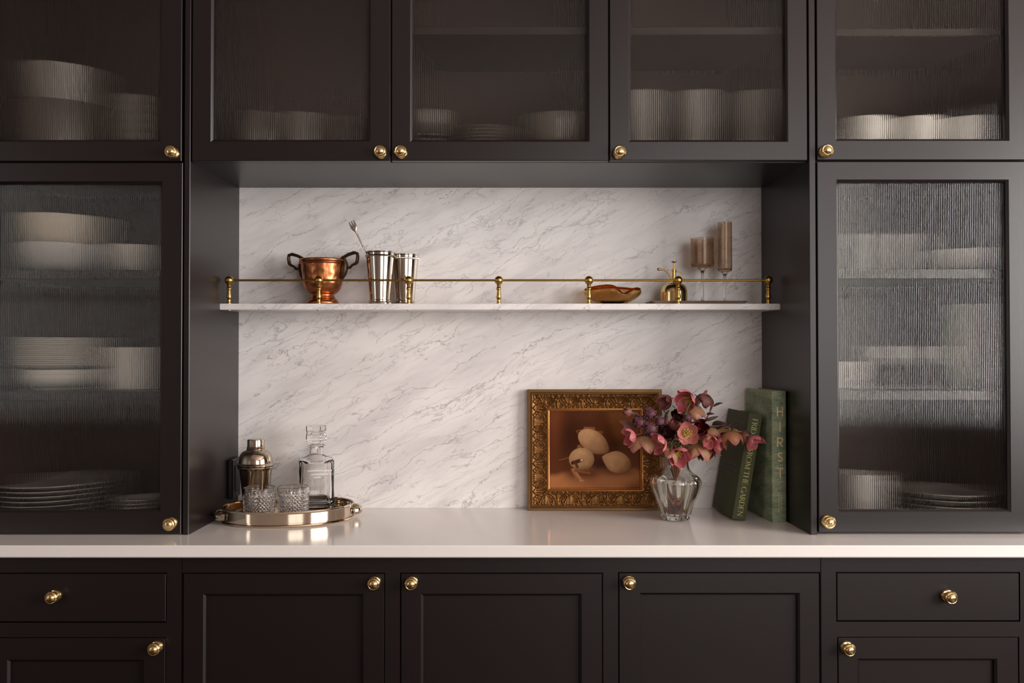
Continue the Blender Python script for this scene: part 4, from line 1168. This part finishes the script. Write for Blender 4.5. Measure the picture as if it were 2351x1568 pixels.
# ------------------------------------------------------------------ bouquet
def petal_mesh(name, beta, wid, m, seed, ruffle=.035, nu=9, nv=11):
    rs_ = random.Random(seed); ph = rs_.uniform(0, 6); Rs = 1 if beta >= PI/2 else 1/math.sin(beta)
    b = MB(); uv = []
    for j in range(nv+1):
        v = .02+.975*j/nv; th_ = beta*v; r = Rs*math.sin(th_); z = Rs*(1-math.cos(th_))
        hw = wid*(math.sin(PI*v**.72)**.7)
        for i in range(nu+1):
            u = -1+2*i/nu; az = u*hw/max(abs(r), .34)
            rr = r*(1+ruffle*math.sin(u*5+ph)*v*v)+.05*(abs(u)**2)*v*(-.6)
            zz_ = z+ruffle*.8*math.cos(u*4+ph*2)*v*v+.03*u*u
            b.v.append((rr*math.cos(az), rr*math.sin(az), zz_)); uv.append((u, v))
    for j in range(nv):
        for i in range(nu):
            a = j*(nu+1)+i; b.f.append((a, a+nu+1, a+nu+2, a+1))
    me = b.mesh(name, m, angle=0)
    l = me.uv_layers.new(name='UVMap')
    l.data.foreach_set('uv', [c for lp_ in me.loops for c in uv[lp_.vertex_index]])
    return me
PM = {}
def petals(shape, m):
    q = (shape, m)
    if q not in PM:
        be, wd = {'bud': (R(142), .72), 'closed': (R(122), .82), 'cup': (R(98), .80), 'open': (R(72), .80), 'flat': (R(58), .82)}[shape]
        PM[q] = [petal_mesh('petal', be*(1+.05*s), wd, m, 11*i+7, .03+.02*i) for i, s in enumerate((-1, 0, 1))]
    return PM[q]
def stamen_mesh(n=34):
    b = MB(); rs_ = random.Random(5)
    for i in range(n):
        a = rs_.uniform(0, 2*PI); r0_ = rs_.uniform(.05, .14); r1_ = r0_+rs_.uniform(.08, .26); h = rs_.uniform(.24, .42)
        p0, p1 = Vector((r0_*math.cos(a), r0_*math.sin(a), .04)), Vector((r1_*math.cos(a), r1_*math.sin(a), h))
        b.tube([p0, (p0+p1)/2+Vector((0, 0, .03)), p1], [.012, .011, .010], 4)
        b.lathe([(0, -.03), (.028, -.012), (.028, .014), (0, .03)], 5, Matrix.Translation(p1))
    for i in range(5):
        a = 2*PI*i/5; b.tube([(.03*math.cos(a), .03*math.sin(a), 0), (.05*math.cos(a), .05*math.sin(a), .3), (.09*math.cos(a), .09*math.sin(a), .36)], [.03, .022, .01], 5)
    return b.mesh('stamens', 'stamen', angle=60)
STM = stamen_mesh()
def leaf_mesh(name, m, L_, w_, curl, fold=.25):
    b = MB(); n = 12
    for i in range(n+1):
        t = i/n; hw = w_*2.05*t**.6*(1-t)**1.05+.0004; x_ = L_*math.sin(curl*t)/max(curl, .01); z_ = -L_*(1-math.cos(curl*t))/max(curl, .01)
        for s in (-1, -.5, 0, .5, 1): b.v.append((x_, s*hw, z_+abs(s)*hw*fold*2))
    for i in range(n):
        for s in range(4): a = i*5+s; b.f.append((a, a+1, a+6, a+5))
    return b.mesh(name, m, angle=0)
LM = {'long': leaf_mesh('leaf', 'leafdark', 1, .16, .9), 'wide': leaf_mesh('leaf', 'leafdark', 1, .26, .7), 'green': leaf_mesh('leaf', 'leafgreen', 1, .25, .8), 'thin': leaf_mesh('leaf', 'leafdark', 1, .09, .6)}
stem_no = [0]
def neck_point():
    i = stem_no[0]; stem_no[0] += 1
    a = i*2.399; r = .0245*math.sqrt((i % 24+.5)/24)
    return r*math.cos(a), r*math.sin(a), a
def bez(p, n):
    out = []
    for i in range(n+1):
        t = i/n; q = [Vector(v_) for v_ in p]
        while len(q) > 1: q = [q[j]*(1-t)+q[j+1]*t for j in range(len(q)-1)]
        out.append(q[0])
    return out
def add_stem(root, base, d, r=.0022, m=None, via=None):
    m = m or ('stemgreen' if stem_no[0] % 5 == 2 else 'stem')
    ox, oy, a = neck_point()
    N_ = Vector((VX+ox, VY+oy, VRIM-.004)); B_ = Vector((VX-ox*1.15, VY-oy*1.15, ZT+.018))
    d = Vector(d).normalized()
    L_ = (base-N_).length
    p1 = [base, base-d*min(.045, L_*.55), N_+Vector((ox*1.5, oy*1.5, min(.05, L_*.45))), N_] if via is None else [base, base-d*.02]+[Vector(q) for q in via]+[N_+Vector((ox, oy, .04)), N_]
    pts = bez(p1, 18)+[N_.lerp(B_, t) for t in (.35, .7, 1)]
    s = MB().tube(pts, [r*.8]*4+[r]*(len(pts)-4), 8); o_ = s.build('stem', m, root, angle=60); return o_
def flower_root(name, label, px, py, Y, d, back):
    d = Vector(d).normalized(); c = P(px, py, Y)
    base = c-d*back
    return tag(link(name, None, None, base, d.to_track_quat('Z', 'Y').to_euler()), label, 'flower', 'cut flowers in the glass vase'), base, d
def add_leaf(root, kind, px, py, Y, tx, ty, tY, name='leaf', roll=None):
    a, b_ = P(px, py, Y), P(tx, ty, tY); dv = b_-a; L_ = dv.length
    q = dv.to_track_quat('X', 'Z') @ Euler(((rf.uniform(.7, 1.5) if roll is None else roll), 0, 0)).to_quaternion()
    inv = WM[root].inverted() @ (Matrix.Translation(a) @ q.to_matrix().to_4x4() @ Matrix.Scale(L_*1.08, 4))
    lo, ro, sc_ = inv.decompose()
    return link(name, LM[kind], root, lo, ro.to_euler(), sc_)
rf = random.Random(12)
def hellebore(label, px, py, Y, d, rpx, shape, m, stam=True, leaves=(), spin=None, via=None, n=5, twig=None):
    k = (Y+CAMD)/F_PX; r = rpx*k*1.3
    root, base, d = flower_root('hellebore', label, px, py, Y, d, r*{'bud': .9, 'closed': .85, 'cup': .6, 'open': .45, 'flat': .32}[shape])
    ms = petals(shape, m); sp = rf.uniform(0, 6) if spin is None else spin
    for i in range(n):
        s = r*rf.uniform(.94, 1.06)*(1 if i % 2 else .95)
        link('petal', ms[rf.randrange(3)], root, (0, 0, rf.uniform(0, .04)*r), (rf.uniform(-.06, .06), rf.uniform(-.09, .09), sp+2*PI*i/n+rf.uniform(-.1, .1)), (s, s, s*rf.uniform(.92, 1.08)))
    if stam: link('stamens', STM, root, (0, 0, 0), (0, 0, rf.uniform(0, 6)), (r*1.12, r*1.12, r*1.12))['kind'] = 'stuff'
    add_stem(root, base, d, via=via)
    if twig: MB().tube(bez([P(*q) for q in twig], 10), [.0018]*8+[.0014, .0011, .0009], 8).build('twig', 'stem', root, angle=60)
    for lf in leaves: add_leaf(root, *lf)
    return root
def layered(label, name, px, py, Y, d, rpx, m, layers):
    k = (Y+CAMD)/F_PX; r = rpx*k
    root, base, d = flower_root(name, label, px, py, Y, d, r*.75)
    for (sc_, shape, cnt) in layers:
        ms = petals(shape, m)
        for i in range(cnt):
            s = r*sc_*rf.uniform(.92, 1.08)
            link('petal', ms[rf.randrange(3)], root, (0, 0, (1-sc_)*r*.35), (rf.uniform(-.1, .1), rf.uniform(-.1, .1), 2*PI*i/cnt+rf.uniform(-.25, .25)), (s, s, s))
    add_stem(root, base, d)
    return root
def astr_meshes():
    b = MB(); rs_ = random.Random(9)
    for i in range(70):
        a = i*2.399; q = math.sqrt((i+.5)/70); ph = q*1.35; dv = Vector((math.sin(ph)*math.cos(a), math.sin(ph)*math.sin(a), math.cos(ph)))
        l = rs_.uniform(.75, 1.05); b.tube([dv*.15, dv*l*.6, dv*l], [.012, .012, .012], 4)
        b.lathe([(0, -.06), (.058, 0), (0, .06)], 5, Matrix.Translation(dv*l))
    pins = b.mesh('florets', 'astr', angle=0)
    c = MB()
    for i in range(16):
        a = 2*PI*i/16; T = Matrix.Rotation(a, 4, 'Z')
        c.add([(.12, -.05, 0), (.12, .05, 0), (.6, .15, .16), (.6, -.15, .16), (1.08, 0, .40)], [(0, 3, 2, 1), (3, 4, 2)], T)
    c.lathe([(0, -.05), (.3, 0), (.6, .2), (.72, .45), (.6, .68), (.3, .80), (0, .84)], 14)
    col = c.mesh('bract_collar', 'astr_dark', angle=0)
    return pins, col
ASP, ASC = astr_meshes()
def astrantia(label, px, py, Y, d, rpx, leaves=()):
    k = (Y+CAMD)/F_PX; r = rpx*k*1.18
    root, base, d = flower_root('astrantia', label, px, py, Y, d, r*.6)
    link('florets', ASP, root, (0, 0, 0), None, (r*.92, r*.92, r*.92))['kind'] = 'stuff'
    link('bract_collar', ASC, root, (0, 0, -.1*r), None, (r*1.08, r*1.08, r*1.08))['kind'] = 'stuff'
    add_stem(root, base, d, .0014)
    for lf in leaves: add_leaf(root, *lf)
    return root

H = hellebore
H('dusky pink hellebore hanging at the top right corner of the gold frame', 1526, 922, .215, (-.75, -.45, -.35), 14, 'closed', 'pet_mauve', False,
  [('long', 1536, 935, .215, 1541, 905, .22), ('thin', 1543, 931, .21, 1552, 938, .2)])
H('large pink hellebore at the top of the bouquet, opening down to the left', 1575, 922, .17, (-.62, -.66, -.28), 22, 'cup', 'pet_pink', True, spin=.3)
H('beige backed hellebore hanging below the topmost pink flower', 1593, 948, .18, (.15, .25, -.95), 20, 'cup', 'pet_beige', False)
H('mauve hellebore drooping at the top right of the bouquet among pointed leaves', 1616, 921, .21, (-.30, -.05, -.95), 17, 'closed', 'pet_mauve', False,
  [('thin', 1622, 940, .19, 1599, 898, .19), ('wide', 1636, 932, .20, 1626, 904, .20), ('long', 1637, 934, .2, 1660, 918, .2), ('wide', 1622, 951, .19, 1639, 948, .18), ('long', 1618, 966, .18, 1650, 955, .17), ('thin', 1615, 968, .18, 1649, 956, .19)], twig=[(1606, 992, .19), (1620, 962, .19), (1632, 945, .195), (1637, 931, .2)])
H('small closed pink hellebore bud at the far left of the bouquet', 1441, 946, .19, (-1, -.15, .08), 8.5, 'bud', 'pet_mauve', False,
  [('long', 1448, 946, .19, 1478, 968, .19), ('thin', 1452, 950, .19, 1449, 959, .18)], via=[P(1478, 968, .2)])
H('pale dusky hellebore seen from behind at the left edge of the bouquet', 1442, 981, .21, (-.75, .35, -.35), 19, 'open', 'pet_mauve', False)
H('pink hellebore facing left at the left edge of the bouquet', 1447, 1003, .17, (-.92, -.30, -.25), 17, 'cup', 'pet_pink', False, spin=1.2)
H('wide hellebore with a beige back, nodding over the picture at lower left', 1479, 1020, .175, (-.08, -.05, -1), 27, 'cup', 'pet_beige', False, [('green', 1481, 1006, .18, 1500, 1000, .15)])
H('bright pink hellebore seen from the side, with yellow stamens, above the vase neck at left', 1513, 1016, .135, (-.80, -.52, -.20), 19, 'cup', 'pet_pink', True, spin=.7)
layered('dark maroon ranunculus left of the open hellebore', 'ranunculus', 1530, 993, .155, (.25, -.85, .35), 19, 'blackred', [(1.0, 'cup', 6), (.82, 'closed', 5), (.62, 'closed', 5), (.4, 'bud', 4)])
layered('dark crimson ranunculus right of the open hellebore', 'ranunculus', 1608, 981, .15, (.3, -.92, .12), 19, 'maroon', [(1.0, 'cup', 7), (.85, 'closed', 6), (.66, 'closed', 6), (.46, 'bud', 5), (.28, 'bud', 4)])
layered('almost black ruffled flower in the upper middle of the bouquet', 'ranunculus', 1562, 950, .19, (-.1, -.55, .8), 22, 'blackred', [(1.0, 'open', 7), (.85, 'cup', 7), (.65, 'cup', 6), (.45, 'closed', 5)])
H('brown half closed hellebore between the pincushion flowers and the open hellebore', 1549, 973, .165, (.1, -.3, .95), 15, 'closed', 'pet_brown', False)
H('open pink hellebore facing the viewer with a ring of yellow stamens', 1579, 994, .125, (-.02, -1, .06), 22.5, 'open', 'pet_green', True, spin=.5)
H('hellebore with a large beige back on the right side of the bouquet', 1625, 1003, .175, (.30, -.1, -.95), 27, 'cup', 'pet_beige', False, [('green', 1612, 992, .19, 1634, 976, .18)])
H('small pink cup of a half open hellebore under the beige flower at right', 1630, 1015, .125, (.05, -.86, -.5), 12.5, 'closed', 'pet_pink', True)
H('pink hellebore pointing right, beside the small pink cup', 1651, 1022, .145, (.85, -.40, -.35), 17, 'cup', 'pet_pink', True, spin=.9)
H('dusky hellebore with a beige heart nodding at the lower right of the bouquet', 1602, 1036, .16, (-.22, .1, -.97), 25, 'cup', 'pet_beige', False, spin=.2)
H('brownish hellebore hanging lowest at the right of the bouquet', 1622, 1040, .17, (.12, -.05, -1), 17, 'closed', 'pet_brown', False)
H('pink hellebore hanging in front of the vase neck, open toward the viewer', 1559, 1047, .132, (.10, -.80, -.50), 20, 'cup', 'pet_pink', True, spin=.1,
  leaves=[('green', 1556, 1018, .16, 1528, 1028, .14), ('green', 1562, 1012, .16, 1582, 1024, .14)])
H('pale green backed hellebore beside the flower at the vase neck', 1536, 1042, .15, (-.40, .05, -.92), 19, 'cup', 'pet_beige', False)
br = [P(1665, 985, .16), P(1630, 990, .17)]
H('amber brown hellebore hanging from the side branch before the dark green book', 1680, 1010, .135, (.12, -.15, -1), 19, 'closed', 'pet_orange', False,
  [('long', 1676, 992, .14, 1688, 970, .13), ('thin', 1668, 984, .14, 1683, 968, .14)], via=br)
H('small brown hellebore on the side branch between the amber and the pink flower', 1708, 1002, .14, (.70, -.1, -.65), 12, 'closed', 'pet_brown', False,
  [('thin', 1700, 993, .14, 1722, 985, .13)], via=[P(1690, 988, .14)]+br)
H('pink hellebore at the tip of the side branch, rightmost of the bouquet', 1731, 1014, .12, (.45, -.62, -.60), 17, 'cup', 'pet_pink', False, via=[P(1705, 990, .13), P(1690, 988, .14)]+br, spin=.4)
astrantia('pink pincushion flower, topmost of the four in front of the picture', 1492, 945, .17, (-.1, -.75, .65), 14)
astrantia('pale pink pincushion flower, leftmost of the four in front of the picture', 1465, 969, .165, (-.45, -.85, .25), 13.5)
astrantia('deep pink pincushion flower, lowest of the four in front of the picture', 1494, 984, .15, (-.1, -.95, .15), 14.5)
astrantia('pink pincushion flower, rightmost of the four in front of the picture', 1518, 967, .16, (.25, -.9, .3), 12.5, [('green', 1528, 962, .18, 1532, 938, .18), ('thin', 1532, 955, .18, 1522, 935, .19)])
astrantia('small buff pincushion flower between the black flower and the beige petals', 1580, 957, .15, (.1, -.9, .4), 9)

# dark foliage between the flowers, each leaf on a flower's stem
roots = [o for o in COL.objects if o.get('category') == 'flower']
rl = random.Random(21)
for i in range(60):
    px = rl.uniform(1462, 1650); py = rl.uniform(935, 1040)
    if py > 1005+.25*abs(px-1555): py -= 30
    Y = rl.uniform(.175, .225)
    a = math.atan2(py-1040, px-1552)+rl.uniform(-.6, .6); L_ = rl.uniform(20, 34)
    best = min(roots, key=lambda o: (o.location-P(px, py, Y)).length)
    add_leaf(best, rl.choice(('wide', 'long', 'long', 'green')), px, py, Y, px+L_*math.cos(a), py+L_*math.sin(a)*.9, Y+rl.uniform(-.03, .03))
# ------------------------------------------------------------------ crockery behind the fluted glass
YM = .17; kM = (YM+CAMD)/F_PX
def bowl_mesh(name, r, h, m, foot=.5, wl=.004):
    o = [(0, .002), (r*foot*.9, .002), (r*foot*.92, 0), (r*foot, 0), (r*foot*1.03, .004)]
    o += [(r*(foot*1.03+(1-foot*1.03)*math.sin(t*PI/2)), .004+(h-.004)*(1-math.cos(t*PI/2))**.9) for t in np.linspace(.15, 1, 10)]
    return MB().lathe(vessel(o, wl, .009), 40).mesh(name, m)
def plate_mesh(name, r, m, h=.016):
    return MB().lathe([(0, .0015), (r*.55, .0015), (r*.56, 0), (r*.6, 0), (r*.64, .003), (r*.97, h-.003), (r, h-.0012), (r*.995, h), (r*.66, .0065), (r*.6, .005), (0, .005)], 56).mesh(name, m)
def cyl_mesh(name, r, h, m, wl=.003, taper=.94, base=.008):
    o = [(0, 0), (r*taper*.97, 0), (r*taper, .002)]+[(r*(taper+(1-taper)*t), .002+(h-.003)*t) for t in np.linspace(.1, 1, 8)]
    return MB().lathe(vessel(o, wl, base), 40).mesh(name, m)
def wine_mesh(r, h, m):
    o = [(0, 0), (r*.95, 0), (r*.96, .002), (r*.3, .006), (.004, .012), (.0038, h*.45), (.008, h*.48), (r*.8, h*.58), (r, h*.72), (r*.9, h)]
    i = [(r*.9-.0014, h), (r-.0014, h*.72), (r*.8-.0014, h*.585), (.006, h*.5), (0, h*.497)]
    return MB().lathe(o+i, 32).mesh('stemware', m)
def put(name, me, label, cat, px, z, Y=YM, group=None, rz=0):
    p = P(px, 800, Y); o = link(name, me, None, (p.x, Y, z), (0, 0, rz)); return tag(o, label, cat, group)
def top_h(py, z, Y=YM): return P(1155, py, Y).z-z
ORD = ['topmost', 'second', 'third', 'fourth', 'fifth', 'sixth', 'seventh', 'eighth', 'ninth', 'tenth', 'eleventh', 'twelfth', 'thirteenth', 'fourteenth']
def stack(name, me, cat, px, z, n, pitch, what, group, Y=YM):
    for i in range(n):
        q = n-1-i
        l = f'{what}, {ORD[q]}' + (' of its stack' if q == 0 else ' from the top')
        put(name, me, l, cat, px, z+i*pitch, Y, group, rf.uniform(0, 6))
eps = .0004
# left tower, lower door
z = shL[0]+eps
h1 = top_h(566, z)
put('serving_bowl', bowl_mesh('serving_bowl', 104*kM, h1, 'ceramic_grey', .6), 'wide pale bowl under another bowl on the upper shelf, left tower', 'bowl', 130, z)
put('serving_bowl', bowl_mesh('serving_bowl', 100*kM, top_h(502, z+h1*.62), 'stoneware', .5), 'large cream bowl stacked on the wide bowl, upper shelf, left tower', 'bowl', 130, z+h1*.62)
put('serving_bowl', bowl_mesh('serving_bowl', 56*kM, top_h(566, z), 'ceramic', .6), 'small white bowl beside the big bowls on the upper shelf, left tower', 'bowl', 305, z)
z = shL[1]+eps
bw = bowl_mesh('soup_bowl', 92*kM, .036, 'ceramic', .6)
stack('soup_bowl', bw, 'bowl', 128, z, 2, .012, 'white soup bowl under the plate stack, left tower', 'soup bowls in the left tower')
pm = plate_mesh('dinner_plate', 108*kM, 'ceramic', .015)
z2 = z+.012+.018; pit = (top_h(776, z2)-.015)/13
stack('dinner_plate', pm, 'plate', 128, z2+.018, 14, (top_h(776, z2+.018)-.015)/13, 'white dinner plate, middle shelf of left tower', 'dinner plates in the left tower')
put('canister', cyl_mesh('canister', 62*kM, top_h(797, z), 'ceramic', .004, .98), 'white ceramic canister right of the dinner plates, left tower', 'canister', 306, z)
z = ZT+.02+eps
pl = plate_mesh('platter', 138*kM, 'ceramic_grey', .017)
stack('platter', pl, 'platter', 122, z, 7, .0112, 'large pale platter at the bottom of the left tower', 'platters in the left tower')
pl2 = plate_mesh('side_plate', 50*kM, 'ceramic_grey', .012)
stack('side_plate', pl2, 'plate', 318, z, 5, .0088, 'small side plate beside the platters, left tower', 'side plates in the left tower', .12)
# left tower, upper door
z = zdiv1+eps
hh_ = top_h(252, z)
put('casserole', cyl_mesh('casserole', 112*kM, hh_, 'darkware', .005, .95), 'dark casserole carrying a grey bowl, behind the upper left door', 'pot', 130, z)
put('serving_bowl', cyl_mesh('serving_bowl', 106*kM, top_h(170, z+hh_), 'greyware', .004, .86), 'big grey bowl standing on the casserole behind the upper left door', 'bowl', 130, z+hh_+.001)
nb = 6; bm = bowl_mesh('small_bowl', 54*kM, .05, 'greyware', .55)
stack('small_bowl', bm, 'bowl', 310, z, nb, (top_h(229, z)-.05)/(nb-1), 'small grey bowl in the stack behind the upper left door', 'small bowls behind the upper left door')
# bridge cabinet
z = ZS+.02+eps
for px, r, yt, lab, m in ((588, 50, 266, 'low dark dish, leftmost behind the first bridge door', 'darkware'), (692, 50, 268, 'low grey dish in the middle behind the first bridge door', 'greyware'), (796, 46, 277, 'low dark dish, rightmost behind the first bridge door', 'darkware')):
    put('dish', bowl_mesh('dish', r*kM, top_h(yt, z), m, .75), lab, 'dish', px, z)
b2 = bowl_mesh('rice_bowl', 38*kM, .06, 'greyware', .55)
stack('rice_bowl', b2, 'bowl', 984, z, 2, top_h(259, z)-.06, 'grey rice bowl at the left behind the middle bridge door', 'rice bowls in the bridge cabinet')
p9 = plate_mesh('salad_plate', 76*kM, 'greyware', .016)
stack('salad_plate', p9, 'plate', 1116, z, 9, (top_h(303.5, z)-.016)/8, 'grey salad plate behind the middle bridge door', 'salad plates in the bridge cabinet')
put('serving_bowl', bowl_mesh('serving_bowl', 84*kM, top_h(275, z), 'greyware', .6), 'wide grey bowl at the right behind the middle bridge door', 'bowl', 1288, z)
jh = top_h(216, z); jar = cyl_mesh('tall_glass', 45*kM, jh, 'clearware', .003, .97, .012)
for px, lab in ((1470, 'clear cylinder jar, leftmost of the three behind the right bridge door'), (1599, 'clear cylinder jar, middle one behind the right bridge door'), (1737, 'clear cylinder jar, rightmost behind the right bridge door')):
    put('jar', jar, lab, 'jar', px, z, YM, 'jars in the bridge cabinet')
# right tower, upper door
z = zdiv1+eps
b3 = bowl_mesh('cereal_bowl', 57*kM, top_h(287, z), 'ceramic', .6)
for px, lab in ((1988, 'white bowl, leftmost of three behind the upper right door'), (2106, 'white bowl in the middle behind the upper right door'), (2224, 'white bowl, rightmost of three behind the upper right door')):
    put('cereal_bowl', b3, lab, 'bowl', px, z, .13, 'white bowls behind the upper right door')
# right tower, lower door
z = shR[0]+eps
gm = cyl_mesh('water_glass', 23*kM, top_h(538, z), 'clearware', .002, .85)
for i, px in enumerate((1950, 2004, 2058, 2112)):
    put('water_glass', gm, ('first', 'second', 'third', 'fourth')[i]+' clear water glass from the left, upper shelf of right tower', 'glass', px, z, YM, 'water glasses in the right tower')
put('serving_bowl', bowl_mesh('serving_bowl', 66*kM, top_h(576, z), 'ceramic', .6), 'white bowl right of the water glasses, upper shelf of right tower', 'bowl', 2226, z)
z = shR[1]+eps
mg = put('mug', cyl_mesh('mug', 30*kM, top_h(830, z), 'ceramic', .004, .97), 'white mug at the left of the middle shelf, right tower', 'mug', 1938, z)
hd_ = MB().tube([(0, -30*kM+.001, .02), (0, -30*kM-.02, .024), (0, -30*kM-.024, .04), (0, -30*kM-.02, .058), (0, -30*kM+.001, .062)], .004, 8).mesh('handle', 'ceramic', angle=60)
link('handle', hd_, mg, (0, 0, 0), (0, 0, .5))
wm_ = wine_mesh(33*kM, top_h(795, z), 'clearware')
for i, px in enumerate((2018, 2092, 2166)):
    put('stemware', wm_, ('left', 'middle', 'right')[i]+' one of three clear wine glasses on the middle shelf, right tower', 'glass', px, z, YM, 'wine glasses in the right tower')
b4 = bowl_mesh('dessert_bowl', 42*kM, .05, 'ceramic', .55)
stack('dessert_bowl', b4, 'bowl', 2252, z, 10, (top_h(700, z)-.05)/9, 'white dessert bowl in the tall stack, right tower', 'dessert bowls in the right tower')
z = ZT+.02+eps
put('storage_jar', cyl_mesh('storage_jar', 54*kM, top_h(1084, z), 'ceramic_grey', .003, .98), 'pale storage jar at the bottom left of the right tower', 'jar', 1974, z)
p5 = plate_mesh('serving_plate', 108*kM, 'ceramic_grey', .017)
stack('serving_plate', p5, 'plate', 2172, z, 4, (top_h(1122, z)-.017)/3, 'grey serving plate at the bottom of the right tower', 'serving plates in the right tower')
